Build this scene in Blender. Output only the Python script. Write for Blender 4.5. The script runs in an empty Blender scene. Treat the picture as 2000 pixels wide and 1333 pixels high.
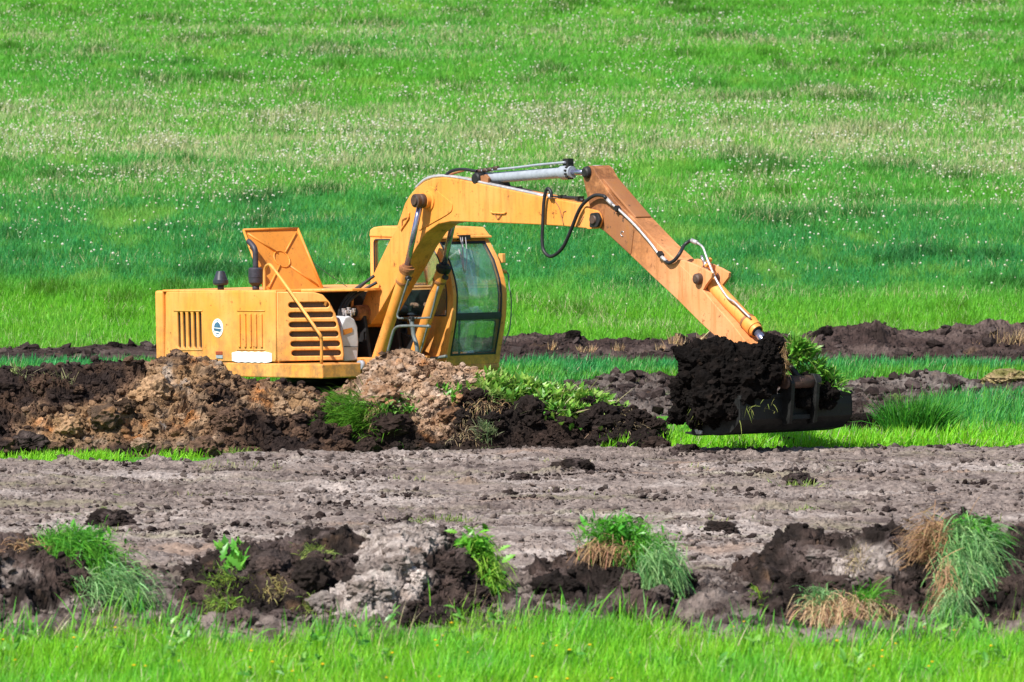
import bpy, bmesh, math, random
import numpy as np
from mathutils import Vector, Matrix

random.seed(7)
R = math.radians
SC = bpy.context.scene
COL = SC.collection

# ------------------------------------------------------------------ camera, sky, sun, exposure
F = 12560.0                      # focal length in pixels of the 2000 px wide photograph
H = 5.0                          # eye height over the flat field
PITCH = math.atan(616.5 / F)
cam = bpy.data.cameras.new("camera")
cam.sensor_width = 36.0
cam.lens = F / 2000.0 * 36.0
cam.clip_start = 1.0
cam.clip_end = 6000.0
cam_o = bpy.data.objects.new("camera", cam)
COL.objects.link(cam_o)
cam_o.location = (0, 0, H)
cam_o.rotation_euler = (math.pi / 2 - PITCH, 0, 0)
SC.camera = cam_o
cam.dof.use_dof = True
cam.dof.focus_distance = 78.0
cam.dof.aperture_fstop = 5.6

SUN = Vector((-0.43, -0.51, 0.743)).normalized()      # direction towards the sun
world = bpy.data.worlds.new("World")
SC.world = world
world.use_nodes = True
wn = world.node_tree
sky = wn.nodes.new("ShaderNodeTexSky")
sky.sky_type = 'NISHITA'
sky.sun_disc = False
sky.sun_elevation = math.asin(SUN.z)
sky.sun_rotation = math.atan2(SUN.x, SUN.y)
wn.links.new(sky.outputs[0], wn.nodes["Background"].inputs[0])
wn.nodes["Background"].inputs[1].default_value = 0.08
sun_l = bpy.data.lights.new("sun", 'SUN')
sun_l.energy = 4.9
sun_l.angle = R(0.53)
sun_l.color = (1.0, 0.955, 0.89)
sun_o = bpy.data.objects.new("sun", sun_l)
COL.objects.link(sun_o)
sun_o.rotation_euler = SUN.to_track_quat('Z', 'Y').to_euler()
SC.view_settings.view_transform = 'Standard'
SC.view_settings.look = 'None'
SC.view_settings.exposure = 0.62
SC.view_settings.gamma = 1.0
SC.cycles.max_bounces = 8
SC.cycles.transparent_max_bounces = 16
SC.cycles.use_denoising = True

# ------------------------------------------------------------------ geometry helpers
CAM = Vector((0, 0, H))
FW = Vector((0, math.cos(PITCH), -math.sin(PITCH)))
UPV = Vector((0, math.sin(PITCH), math.cos(PITCH)))
RT = Vector((1, 0, 0))


def ray(u, v):
    return FW + RT * ((u - 1000.0) / F) + UPV * (-(v - 666.5) / F)


def at(u, v, Y):
    d = ray(u, v)
    return CAM + d * (Y / d.y)


def gY(v):
    """distance of the flat ground seen at photo row v"""
    d = ray(1000, v)
    return d.y * (-H / d.z)


HILL0, HILLS = 100.0, 0.07


def ground_z(Y):
    return np.maximum(0.0, np.asarray(Y, float) - HILL0) * HILLS


def vrow(Y, z):
    """photo row of a point (any column)"""
    a = np.asarray(Y, float)
    dz = np.asarray(z, float) - H
    depth = a * math.cos(PITCH) - dz * math.sin(PITCH)
    up = a * math.sin(PITCH) + dz * math.cos(PITCH)
    return 666.5 - F * up / depth


# ------------------------------------------------------------------ noise (numpy)
def _hash(ix, iy, iz, seed):
    h = (ix.astype(np.int64) * 374761393 + iy.astype(np.int64) * 668265263 + iz.astype(np.int64) * 2147483647 + seed * 974634777) & 0xFFFFFFFF
    h = ((h ^ (h >> 13)) * 1274126177) & 0xFFFFFFFF
    h = ((h ^ (h >> 15)) * 2246822519) & 0xFFFFFFFF
    return (h ^ (h >> 16)) & 0xFFFFFFFF


def vnoise(x, y, z=None, seed=0):
    x = np.asarray(x, float)
    y = np.asarray(y, float)
    z = np.zeros_like(x) if z is None else np.asarray(z, float)
    ix, iy, iz = np.floor(x), np.floor(y), np.floor(z)
    fx, fy, fz = x - ix, y - iy, z - iz

    def q(t):
        return t * t * t * (t * (t * 6 - 15) + 10)
    ux, uy, uz = q(fx), q(fy), q(fz)

    def g(dx, dy, dz):
        h = _hash(ix + dx, iy + dy, iz + dz, seed)
        a = (h & 1023) / 1023.0 * 2 - 1
        b = ((h >> 10) & 1023) / 1023.0 * 2 - 1
        c = ((h >> 20) & 1023) / 1023.0 * 2 - 1
        return a * (fx - dx) + b * (fy - dy) + c * (fz - dz)

    def L(a, b, t):
        return a + (b - a) * t
    r = L(L(L(g(0, 0, 0), g(1, 0, 0), ux), L(g(0, 1, 0), g(1, 1, 0), ux), uy),
          L(L(g(0, 0, 1), g(1, 0, 1), ux), L(g(0, 1, 1), g(1, 1, 1), ux), uy), uz)
    return r * 1.4


def fbm(x, y, z=None, seed=0, oct=4, gain=0.5, lac=2.03):
    s, a, f = 0, 1.0, 1.0
    for k in range(oct):
        s = s + a * vnoise(np.asarray(x) * f, np.asarray(y) * f, None if z is None else np.asarray(z) * f, seed + k * 17)
        a *= gain
        f *= lac
    return s


def billow(x, y, z=None, seed=0, oct=3, gain=0.5):
    s, a, f = 0, 1.0, 1.0
    for k in range(oct):
        s = s + a * (1 - 2.2 * np.abs(vnoise(np.asarray(x) * f, np.asarray(y) * f, None if z is None else np.asarray(z) * f, seed + k * 31)))
        a *= gain
        f *= 2.1
    return s


def sstep(a, b, x):
    t = np.clip((np.asarray(x, float) - a) / (b - a), 0, 1)
    return t * t * (3 - 2 * t)


def mixc(a, b, t):
    t = np.asarray(t)[..., None]
    return np.asarray(a) * (1 - t) + np.asarray(b) * t


# ------------------------------------------------------------------ object helpers
def tag(o, label=None, cat=None, group=None, kind=None):
    if label:
        o["label"] = label
    if cat:
        o["category"] = cat
    if group:
        o["group"] = group
    if kind:
        o["kind"] = kind
    return o


def empty(name, label=None, cat=None, group=None, mat=None):
    o = bpy.data.objects.new(name, None)
    COL.objects.link(o)
    o.empty_display_size = 0.2
    if mat is not None:
        o.matrix_world = mat
    return tag(o, label, cat, group)


def link(name, me, m, parent=None):
    o = bpy.data.objects.new(name, me)
    COL.objects.link(o)
    if m is not None:
        me.materials.clear()
        me.materials.append(m)
    if parent is not None:
        o.parent = parent
    return o


def npmesh(name, V, quads=None, tris=None, col=None, m=None, parent=None, smooth=False):
    me = bpy.data.meshes.new(name)
    V = np.ascontiguousarray(V, np.float32)
    loops, tot = [], []
    if quads is not None and len(quads):
        loops.append(np.asarray(quads, np.int32).ravel())
        tot.append(np.full(len(quads), 4, np.int32))
    if tris is not None and len(tris):
        loops.append(np.asarray(tris, np.int32).ravel())
        tot.append(np.full(len(tris), 3, np.int32))
    lo = np.concatenate(loops)
    tt = np.concatenate(tot)
    st = np.concatenate(([0], np.cumsum(tt)[:-1])).astype(np.int32)
    me.vertices.add(len(V))
    me.vertices.foreach_set("co", V.ravel())
    me.loops.add(len(lo))
    me.loops.foreach_set("vertex_index", lo)
    me.polygons.add(len(tt))
    me.polygons.foreach_set("loop_start", st)
    if smooth:
        me.polygons.foreach_set("use_smooth", np.ones(len(tt), bool))
    else:
        me.polygons.foreach_set("use_smooth", np.zeros(len(tt), bool))
    if col is not None:
        a = me.attributes.new("col", 'FLOAT_COLOR', 'POINT')
        c = np.ones((len(V), 4), np.float32)
        c[:, :3] = np.clip(col, 0, 1)
        a.data.foreach_set("color", c.ravel())
    me.update(calc_edges=True)
    return link(name, me, m, parent)


def gridquads(nu, nv):
    i = np.arange((nu - 1) * (nv - 1))
    a = (i // (nv - 1)) * nv + i % (nv - 1)
    return np.stack([a, a + nv, a + nv + 1, a + 1], 1)


class Acc:
    """collects numpy pieces for one mesh"""
    def __init__(s):
        s.V, s.Q, s.T, s.C, s.n = [], [], [], [], 0

    def add(s, V, quads=None, tris=None, col=None):
        V = np.asarray(V, np.float32)
        if quads is not None and len(quads):
            s.Q.append(np.asarray(quads) + s.n)
        if tris is not None and len(tris):
            s.T.append(np.asarray(tris) + s.n)
        s.V.append(V)
        if col is not None:
            s.C.append(np.broadcast_to(np.asarray(col, np.float32), (len(V), 3)))
        s.n += len(V)

    def build(s, name, m, parent=None, smooth=False):
        return npmesh(name, np.concatenate(s.V), np.concatenate(s.Q) if s.Q else None,
                      np.concatenate(s.T) if s.T else None, np.concatenate(s.C) if s.C else None, m, parent, smooth)


def ico(sub):
    bm = bmesh.new()
    bmesh.ops.create_icosphere(bm, subdivisions=sub, radius=1.0)
    V = np.array([v.co[:] for v in bm.verts], np.float32)
    T = np.array([[v.index for v in f.verts] for f in bm.faces], np.int32)
    bm.free()
    return V, T


ICO1, ICO2, ICO3 = ico(1), ico(2), ico(3)


def crumbs(acc, P, r, col, rng, base=ICO1, flat=0.75, jit=0.28):
    """irregular clods centred at P"""
    n = len(P)
    if n == 0:
        return
    B, T = base
    m = len(B)
    J = 1 + rng.uniform(-jit, jit, (n, m, 1))
    A = rng.normal(size=(n, 3, 3))
    Qm, _ = np.linalg.qr(A)
    S = np.stack([rng.uniform(.7, 1.35, n), rng.uniform(.6, 1.1, n), rng.uniform(.45, .95, n)], 1)
    W = (B[None] * J * S[:, None, :])
    W = np.einsum('nij,nmj->nmi', Qm, W)
    W[..., 2] *= flat
    W = W * np.asarray(r)[:, None, None] + np.asarray(P)[:, None, :]
    idx = (np.arange(n) * m)[:, None, None] + T[None]
    C = np.repeat(np.asarray(col), m, 0)
    acc.add(W.reshape(-1, 3), None, idx.reshape(-1, 3), C)


def blades(acc, P, D, L, Wd, droop, col, rng, segs=3, tipcol=None, rootcol=None):
    """grass blades: roots P, start directions D, lengths L, widths Wd"""
    n = len(P)
    if n == 0:
        return
    P = np.asarray(P, float)
    D = np.asarray(D, float)
    D = D / np.linalg.norm(D, axis=1, keepdims=True)
    yaw = rng.uniform(0, 2 * math.pi, n)
    side = np.stack([np.cos(yaw), np.sin(yaw), np.zeros(n)], 1)
    side = side - D * np.sum(side * D, 1, keepdims=True)
    side /= np.linalg.norm(side, axis=1, keepdims=True) + 1e-9
    L = np.broadcast_to(L, n)
    Wd = np.broadcast_to(Wd, n)
    droop = np.broadcast_to(droop, n)
    rows, cols = [], []
    lean = np.stack([np.cos(yaw + 1.3), np.sin(yaw + 1.3), np.zeros(n)], 1)
    for k in range(segs + 1):
        t = k / segs
        c = P + D * (L * t)[:, None] + np.array([0, 0, -1.0]) * (L * droop * t * t)[:, None] + lean * (L * 0.18 * t * t)[:, None]
        w = Wd * (1 - 0.25 * t) * 0.5 if k < segs else Wd * 0
        cc = np.asarray(col)
        if rootcol is not None:
            cc = cc * (0.35 + 0.65 * t) + np.asarray(rootcol) * (0.65 * (1 - t)) if k == 0 else cc
        if tipcol is not None:
            cc = mixc(cc, np.broadcast_to(tipcol, cc.shape), np.full(n, 0.5 * t * t))
        if k < segs:
            rows.append(c - side * w[:, None])
            rows.append(c + side * w[:, None])
            cols += [cc, cc]
        else:
            rows.append(c)
            cols.append(cc)
    m = 2 * segs + 1
    V = np.stack(rows, 1).reshape(-1, 3)
    C = np.stack(cols, 1).reshape(-1, 3)
    base = (np.arange(n) * m)[:, None]
    Q = []
    for k in range(segs - 1):
        Q.append(base + np.array([2 * k, 2 * k + 1, 2 * k + 3, 2 * k + 2]))
    T = base + np.array([2 * segs - 2, 2 * segs - 1, 2 * segs])
    acc.add(V, np.concatenate(Q) if Q else None, T, C)


LEAF_OUT = np.array([(0, 0), (.05, .02), (.12, .16), (.2, .1), (.3, .27), (.4, .14), (.5, .30), (.62, .15), (.72, .22), (.82, .1), (1, 0)])


def leaves(acc, P, D, L, col, rng, width=1.0, curl=0.35):
    """toothed leaves with a fold along the rib"""
    n = len(P)
    if n == 0:
        return
    D = np.asarray(D, float)
    D = D / np.linalg.norm(D, axis=1, keepdims=True)
    up = rng.normal(size=(n, 3)) * 0.5 + np.array([0, -0.3, 1.0])
    sd = np.cross(D, up)
    sd /= np.linalg.norm(sd, axis=1, keepdims=True) + 1e-9
    nn = np.cross(sd, D)
    L = np.broadcast_to(L, n)
    k = len(LEAF_OUT)
    t = LEAF_OUT[:, 0]
    w = LEAF_OUT[:, 1] * width
    fold = rng.uniform(0.1, 0.5, n)
    cu = rng.uniform(0.2, 1.0, n) * curl
    mid = P[:, None, :] + D[:, None, :] * (L[:, None] * t)[..., None] - nn[:, None, :] * (L[:, None] * cu[:, None] * t * t)[..., None]
    l = mid + sd[:, None, :] * (L[:, None] * w)[..., None] + nn[:, None, :] * (L[:, None] * w * fold[:, None])[..., None]
    r = mid - sd[:, None, :] * (L[:, None] * w)[..., None] + nn[:, None, :] * (L[:, None] * w * fold[:, None])[..., None]
    V = np.concatenate([mid, l, r], 1).reshape(-1, 3)
    base = (np.arange(n) * 3 * k)[:, None]
    Q = []
    for i in range(k - 1):
        Q.append(base + np.array([i, i + 1, k + i + 1, k + i]))
        Q.append(base + np.array([i, 2 * k + i, 2 * k + i + 1, i + 1]))
    acc.add(V, np.concatenate(Q), None, np.repeat(np.asarray(col), 3 * k, 0))


# ------------------------------------------------------------------ materials
MATS = {}


def newmat(name):
    m = bpy.data.materials.new(name)
    m.use_nodes = True
    nt = m.node_tree
    return m, nt, nt.nodes["Principled BSDF"]


def N(nt, t, **kw):
    n = nt.nodes.new(t)
    for k, v in kw.items():
        if k.startswith("i_"):
            n.inputs[k[2:]].default_value = v
        else:
            setattr(n, k, v)
    return n


def noise_node(nt, scale, detail=4, rough=0.6, vec=None):
    n = N(nt, "ShaderNodeTexNoise")
    n.inputs["Scale"].default_value = scale
    n.inputs["Detail"].default_value = detail
    n.inputs["Roughness"].default_value = rough
    if vec is not None:
        nt.links.new(vec, n.inputs["Vector"])
    return n.outputs["Fac"]


def ramp(nt, fac, stops):
    r = N(nt, "ShaderNodeValToRGB")
    e = r.color_ramp.elements
    while len(e) < len(stops):
        e.new(0.5)
    for el, (p, c) in zip(e, stops):
        el.position = p
        el.color = (*c, 1) if len(c) == 3 else c
    nt.links.new(fac, r.inputs[0])
    return r.outputs[0]


def mixn(nt, fac, a, b, blend='MIX'):
    n = N(nt, "ShaderNodeMix", data_type='RGBA', blend_type=blend)
    for sock, v in ((n.inputs[0], fac), (n.inputs[6], a), (n.inputs[7], b)):
        if isinstance(v, (int, float)):
            sock.default_value = v
        elif isinstance(v, tuple):
            sock.default_value = (*v, 1)
        else:
            nt.links.new(v, sock)
    return n.outputs[2]


def bump(nt, h, dist, strength=1.0):
    b = N(nt, "ShaderNodeBump")
    b.inputs["Distance"].default_value = dist
    b.inputs["Strength"].default_value = strength
    nt.links.new(h, b.inputs["Height"])
    return b.outputs[0]


def m_soil(name="soil", bumpd=0.02, sc=38.0, spec=0.12):
    m, nt, p = newmat(name)
    a = N(nt, "ShaderNodeAttribute", attribute_name="col")
    g = N(nt, "ShaderNodeNewGeometry")
    n1 = noise_node(nt, sc, 6, 0.7, g.outputs["Position"])
    n2 = noise_node(nt, sc * 0.3, 4, 0.6, g.outputs["Position"])
    r1 = ramp(nt, n1, [(0.3, (.55, .55, .55)), (0.7, (1.35, 1.35, 1.35))])
    r2 = ramp(nt, n2, [(0.3, (.75, .72, .72)), (0.7, (1.2, 1.2, 1.2))])
    c = mixn(nt, 1.0, a.outputs["Color"], r1, 'MULTIPLY')
    c = mixn(nt, 1.0, c, r2, 'MULTIPLY')
    nt.links.new(c, p.inputs["Base Color"])
    p.inputs["Roughness"].default_value = 0.95
    p.inputs["Specular IOR Level"].default_value = spec
    nt.links.new(bump(nt, n1, bumpd, 1.0), p.inputs["Normal"])
    return m


def m_leaf(name, trans=0.4, rough=0.5, spec=0.3):
    m, nt, p = newmat(name)
    a = N(nt, "ShaderNodeAttribute", attribute_name="col")
    nt.links.new(a.outputs["Color"], p.inputs["Base Color"])
    p.inputs["Roughness"].default_value = rough
    p.inputs["Specular IOR Level"].default_value = spec
    t = N(nt, "ShaderNodeBsdfTranslucent")
    nt.links.new(a.outputs["Color"], t.inputs["Color"])
    mx = N(nt, "ShaderNodeMixShader")
    mx.inputs[0].default_value = trans
    nt.links.new(p.outputs[0], mx.inputs[1])
    nt.links.new(t.outputs[0], mx.inputs[2])
    nt.links.new(mx.outputs[0], nt.nodes["Material Output"].inputs[0])
    return m


def m_paint(name, base, faded, rust=0.5, dirt=0.3, rough=0.42, scale=1.0, stain=(.16, .055, .02), wear=None, mud=0.0):
    m, nt, p = newmat(name)
    tc = N(nt, "ShaderNodeTexCoord")
    v = tc.outputs["Object"]
    mp = N(nt, "ShaderNodeMapping")
    mp.inputs["Scale"].default_value = (1.0, 1.0, 0.22)
    nt.links.new(v, mp.inputs["Vector"])
    big = noise_node(nt, 1.7 * scale, 3, 0.5, v)
    streak = noise_node(nt, 7.0 * scale, 5, 0.65, mp.outputs[0])
    fine = noise_node(nt, 26.0 * scale, 6, 0.7, v)
    spots = noise_node(nt, 9.0 * scale, 8, 0.75, v)
    c = mixn(nt, ramp(nt, big, [(0.35, (0, 0, 0)), (0.65, (1, 1, 1))]), base, faded)
    c = mixn(nt, ramp(nt, streak, [(0.52, (0, 0, 0)), (0.75, (dirt, dirt, dirt))]), c, (.30, .13, .04))
    c = mixn(nt, ramp(nt, spots, [(0.655 - 0.11 * rust, (0, 0, 0)), (0.69 - 0.10 * rust, (.85, .85, .85))]), c, stain)
    drip = N(nt, "ShaderNodeMapping")
    drip.inputs["Scale"].default_value = (1.0, 1.0, 0.06)
    nt.links.new(v, drip.inputs["Vector"])
    dr = noise_node(nt, 16.0 * scale, 4, 0.6, drip.outputs[0])
    c = mixn(nt, ramp(nt, dr, [(0.52, (0, 0, 0)), (0.68, (.7 * dirt,) * 3)]), c, (.36, .14, .03))
    speck = noise_node(nt, 55.0 * scale, 3, 0.5, v)
    c = mixn(nt, ramp(nt, speck, [(0.67, (0, 0, 0)), (0.71, (.4 + .4 * rust,) * 3)]), c, (.09, .045, .025))
    c = mixn(nt, ramp(nt, fine, [(0.58, (0, 0, 0)), (0.74, (.45 * dirt + .1,) * 3)]), c, (.10, .06, .035))
    sep = N(nt, "ShaderNodeSeparateXYZ")
    nt.links.new(v, sep.inputs[0])
    if wear:
        mr = N(nt, "ShaderNodeMapRange")
        nt.links.new(sep.outputs[0], mr.inputs[0])
        mr.inputs[1].default_value, mr.inputs[2].default_value = wear
        mr.inputs[3].default_value, mr.inputs[4].default_value = 1.0, 0.0
        wn_ = noise_node(nt, 4.0, 6, 0.7, v)
        ml = N(nt, "ShaderNodeMath", operation='MULTIPLY')
        nt.links.new(mr.outputs[0], ml.inputs[0])
        nt.links.new(ramp(nt, wn_, [(0.30, (.25, .25, .25)), (0.52, (1, 1, 1))]), ml.inputs[1])
        c = mixn(nt, ml.outputs[0], c, ramp(nt, fine, [(0.35, (.30, .12, .045)), (0.65, (.17, .07, .03))]))
    if mud:
        mr = N(nt, "ShaderNodeMapRange")
        nt.links.new(sep.outputs[2], mr.inputs[0])
        mr.inputs[1].default_value, mr.inputs[2].default_value = .6, 1.5
        mr.inputs[3].default_value, mr.inputs[4].default_value = mud, 0.0
        mn = noise_node(nt, 6.0, 7, 0.72, v)
        ml = N(nt, "ShaderNodeMath", operation='MULTIPLY')
        nt.links.new(mr.outputs[0], ml.inputs[0])
        nt.links.new(ramp(nt, mn, [(0.42, (0, 0, 0)), (0.62, (1, 1, 1))]), ml.inputs[1])
        c = mixn(nt, ml.outputs[0], c, (.20, .12, .065))
    nt.links.new(c, p.inputs["Base Color"])
    rr = ramp(nt, fine, [(0.3, (rough - .08,) * 3), (0.7, (rough + .2,) * 3)])
    nt.links.new(rr, p.inputs["Roughness"])
    p.inputs["Specular IOR Level"].default_value = 0.35
    nt.links.new(bump(nt, big, 0.02, 0.25), p.inputs["Normal"])
    return m


def m_plain(name, c, rough=0.5, metal=0.0, var=0.25, scale=14.0, spec=0.4, bmp=0.0):
    m, nt, p = newmat(name)
    tc = N(nt, "ShaderNodeTexCoord")
    n1 = noise_node(nt, scale, 5, 0.65, tc.outputs["Object"])
    lo = tuple(x * (1 - var) for x in c)
    hi = tuple(min(1, x * (1 + var)) for x in c)
    nt.links.new(ramp(nt, n1, [(0.32, lo), (0.68, hi)]), p.inputs["Base Color"])
    nt.links.new(ramp(nt, n1, [(0.3, (max(0.05, rough - .1),) * 3), (0.7, (min(1, rough + .12),) * 3)]), p.inputs["Roughness"])
    p.inputs["Metallic"].default_value = metal
    p.inputs["Specular IOR Level"].default_value = spec
    if bmp:
        nt.links.new(bump(nt, n1, bmp, 0.6), p.inputs["Normal"])
    return m


def m_glass(name, tint, refl=0.10, dust_sheen=0.08):
    m, nt, p = newmat(name)
    nt.nodes.remove(p)
    tr = N(nt, "ShaderNodeBsdfTransparent")
    tr.inputs[0].default_value = (*tint, 1)
    gl = N(nt, "ShaderNodeBsdfGlossy")
    gl.inputs["Roughness"].default_value = 0.03
    gl.inputs["Color"].default_value = (.9, .97, 1, 1)
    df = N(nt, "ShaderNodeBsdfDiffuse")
    df.inputs[0].default_value = (.40, .66, .62, 1)  # teal film: paints a pale reflection into the panes, along with dust
    lw = N(nt, "ShaderNodeLayerWeight")
    lw.inputs[0].default_value = 0.35
    mx = N(nt, "ShaderNodeMixShader")
    ad = N(nt, "ShaderNodeMath", operation='MULTIPLY_ADD')
    nt.links.new(lw.outputs["Fresnel"], ad.inputs[0])
    ad.inputs[1].default_value = 0.45
    ad.inputs[2].default_value = refl
    nt.links.new(ad.outputs[0], mx.inputs[0])
    nt.links.new(tr.outputs[0], mx.inputs[1])
    nt.links.new(gl.outputs[0], mx.inputs[2])
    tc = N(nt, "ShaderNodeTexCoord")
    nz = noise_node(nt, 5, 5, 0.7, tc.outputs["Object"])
    dr = ramp(nt, nz, [(0.35, (dust_sheen * .4,) * 3), (0.75, (dust_sheen * 2,) * 3)])
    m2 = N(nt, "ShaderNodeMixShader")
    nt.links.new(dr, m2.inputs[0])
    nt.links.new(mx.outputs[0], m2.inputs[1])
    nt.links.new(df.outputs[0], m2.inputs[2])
    nt.links.new(m2.outputs[0], nt.nodes["Material Output"].inputs[0])
    return m


SOIL = m_soil("soil", 0.02, 38)
SOILF = m_soil("field_soil", 0.012, 22)
LEAF = m_leaf("grass_blade", 0.38)
LEAFG = m_leaf("plant_leaf", 0.3, 0.38, 0.5)
STRAW = m_leaf("straw", 0.2, 0.7, 0.15)

PEAT = np.array((.016, .012, .0105))
PEAT2 = np.array((.026, .018, .016))
GREY = np.array((.205, .168, .15))
GREYL = np.array((.35, .305, .28))
GREYD = np.array((.075, .057, .053))
TAN = np.array((.27, .165, .085))
TANL = np.array((.36, .245, .155))
BROWN = np.array((.075, .045, .03))
G_BRIGHT = np.array((.17, .47, .018))
G_MID = np.array((.115, .40, .04))
G_BLUE = np.array((.038, .25, .065))
G_DEEP = np.array((.018, .12, .016))
G_YEL = np.array((.30, .52, .03))
DRY = np.array((.62, .56, .36))
STRAWC = np.array((.46, .28, .13))

# ================================================================== THE SETTING
def tab(x, pts):
    pts = sorted(pts)
    return np.interp(x, [p[0] for p in pts], [p[1] for p in pts])


# ---- one ground sheet to the horizon: flat field, then the rising meadow
ys = np.array([5, 20, 40, 60, 75, 90, 100, 115, 130, 150, 170, 190, 215, 240, 300, 500, 900, 2500.0])
xs = np.array([-2500, -900, -300, -120, -60, -40, -25, -15, -8, 0, 8, 15, 25, 40, 60, 120, 300, 900, 2500.0])
gx, gy = np.meshgrid(xs, ys, indexing='ij')
gz = np.minimum(ground_z(gy), ground_z(240.0)) - 0.04
m, nt, p = newmat("turf")
g = N(nt, "ShaderNodeNewGeometry")
n1 = noise_node(nt, 0.35, 6, 0.65, g.outputs["Position"])
n2 = noise_node(nt, 9.0, 5, 0.7, g.outputs["Position"])
c = ramp(nt, n1, [(0.35, (.05, .20, .018)), (0.6, (.09, .29, .03))])
c = mixn(nt, ramp(nt, n2, [(0.45, (0, 0, 0)), (0.75, (.6, .6, .6))]), c, (.06, .045, .025))
nt.links.new(c, p.inputs["Base Color"])
p.inputs["Roughness"].default_value = 1
p.inputs["Specular IOR Level"].default_value = 0.1
nt.links.new(bump(nt, n2, 0.05), p.inputs["Normal"])
TURF = m
tag(npmesh("ground", np.stack([gx, gy, gz], -1).reshape(-1, 3), gridquads(len(xs), len(ys)), m=TURF), kind="structure")


def soil_sheet(name, x0, x1, y0, y1, dx, dy, hfun, cfun, m):
    X = np.arange(x0, x1 + dx * .5, dx)
    Y = np.arange(y0, y1 + dy * .5, dy)
    gx, gy = np.meshgrid(X, Y, indexing='ij')
    jx = gx + vnoise(gx * 31, gy * 31, seed=5) * dx * .5
    h = hfun(jx, gy)
    C = cfun(jx, gy, h)
    o = npmesh(name, np.stack([jx, gy, h], -1).reshape(-1, 3), gridquads(len(X), len(Y)), None, C.reshape(-1, 3), m)
    return tag(o, kind="structure")


# ---- the tilled strip in front of the machine
def tilled_top(x):
    """far edge of the tilled strip, by x"""
    u = 1000 + x / 75.0 * F
    return tab(u, [(-600, 73.6), (0, 73.8), (100, 73.6), (380, 73.9), (470, 75.0), (1300, 76.0), (2000, 76.4), (2600, 76.4)]) + fbm(x * .9, x * 0, seed=3, oct=4) * .35


def tilled_h(x, y):
    ridge = sstep(56.8, 55.2, y) * sstep(50.6, 53.6, y) * (0.14 + 0.12 * vnoise(x * .9, y * .3, seed=9) + .06 * billow(x * 3.1, y * 2.4, seed=8, oct=4, gain=.6))
    h = fbm(x * 1.5, y * 1.1, seed=11, oct=3) * .030
    rough = sstep(-.5, .5, fbm(x * .8, y * 1.3, seed=15))
    h += billow(x * 5.0, y * 3.2, seed=12, oct=3) * .010
    h += np.maximum(0, fbm(x * 9, y * 6, seed=14, oct=3)) * .034 * rough
    h += billow(x * 15, y * 9, seed=18, oct=2) * .008 * (.35 + rough)
    h += vnoise(x * 27, y * 15, seed=19) * .005
    cl = np.maximum(0, vnoise(x * 3.1, y * 2.3, seed=16) - .32)
    h += cl * .13 * np.clip(.4 + billow(x * 11, y * 8, seed=20, oct=2) * .6, 0, 1.4)
    h += np.sin(y * 3.3 + fbm(x * .25, y * .2, seed=17) * 2.5) * .014
    rut = np.exp(-((y - 66.2 - .25 * vnoise(x * .2, x * 0, seed=6)) / .28) ** 2) + np.exp(-((y - 69.0 - .25 * vnoise(x * .2, x * 0, seed=7)) / .3) ** 2) + np.exp(-((y - 60.6 - .3 * vnoise(x * .2, x * 0, seed=4)) / .3) ** 2)
    h -= rut * .06
    h = h * 1.1
    h += ridge
    e = sstep(0, 1.0, tilled_top(x) - y + .3)
    return h * (0.3 + 0.7 * e) + .02 - .09 * (1 - e)


def tilled_c(x, y, h):
    a = fbm(x * .35, y * .55, seed=21, oct=4)
    b = fbm(x * 3.0, y * 2.2, seed=22, oct=4)
    d = fbm(x * 11, y * 8, seed=23, oct=3)
    st = fbm(x * .22, y * 2.6, seed=24, oct=3)
    c = mixc(np.broadcast_to(GREY, x.shape + (3,)), GREYL, sstep(-.1, .7, a + .5 * b + .35 * st))
    f = fbm(x * 24, y * 13, seed=28, oct=2)
    c = c * (1 + .30 * f)[..., None]
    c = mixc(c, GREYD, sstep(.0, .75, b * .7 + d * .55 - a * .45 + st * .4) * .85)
    c = mixc(c, PEAT2 * 1.5, sstep(.45, .9, b * .75 + d * .6 + f * .25 - .1))  # dark flecks: moist bits, and the shade of crumbs put into the colour
    c = mixc(c, np.array((.20, .19, .10)), sstep(.1, .8, fbm(x * .5, y * 1.4, seed=29)) * .4)
    c = mixc(c, np.array((.30, .20, .14)), sstep(.35, .9, fbm(x * .8, y * 1.2, seed=26)) * .45)
    c = mixc(c, np.array((.13, .20, .03)), sstep(.62, .9, fbm(x * 1.3, y * 1.5, seed=27)) * sstep(-.2, .3, d) * .7)
    rid = sstep(57.0, 55.6, y)
    c = mixc(c, PEAT2 * 1.3, np.clip(rid * (.55 + .9 * b + .6 * a), 0, .93))
    c = mixc(c, PEAT2, sstep(.9, .2, tilled_top(x) - y) * .5)
    return c


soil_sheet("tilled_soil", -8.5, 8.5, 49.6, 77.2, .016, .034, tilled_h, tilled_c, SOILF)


# ---- second strip of turned soil, behind the bucket
def back_h(x, y):
    h = fbm(x * 1.3, y * .9, seed=31, oct=5, gain=.6) * .085 + billow(x * 4.4, y * 3.0, seed=32, oct=4, gain=.6) * .05 + billow(x * 15, y * 9, seed=33, oct=2) * .016
    e = sstep(82.4, 83.6, y) * sstep(90.4, 89.0, y) * sstep(.2, 1.2, x)
    bump_r = .22 * np.exp(-((x - 5.8) / .5) ** 2 - ((y - 88.6) / .7) ** 2) + .16 * np.exp(-((x - 1.7) / .7) ** 2 - ((y - 89.0) / .8) ** 2)
    return (h - .03 + bump_r * .8) * e - .10 * (1 - e)


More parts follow.
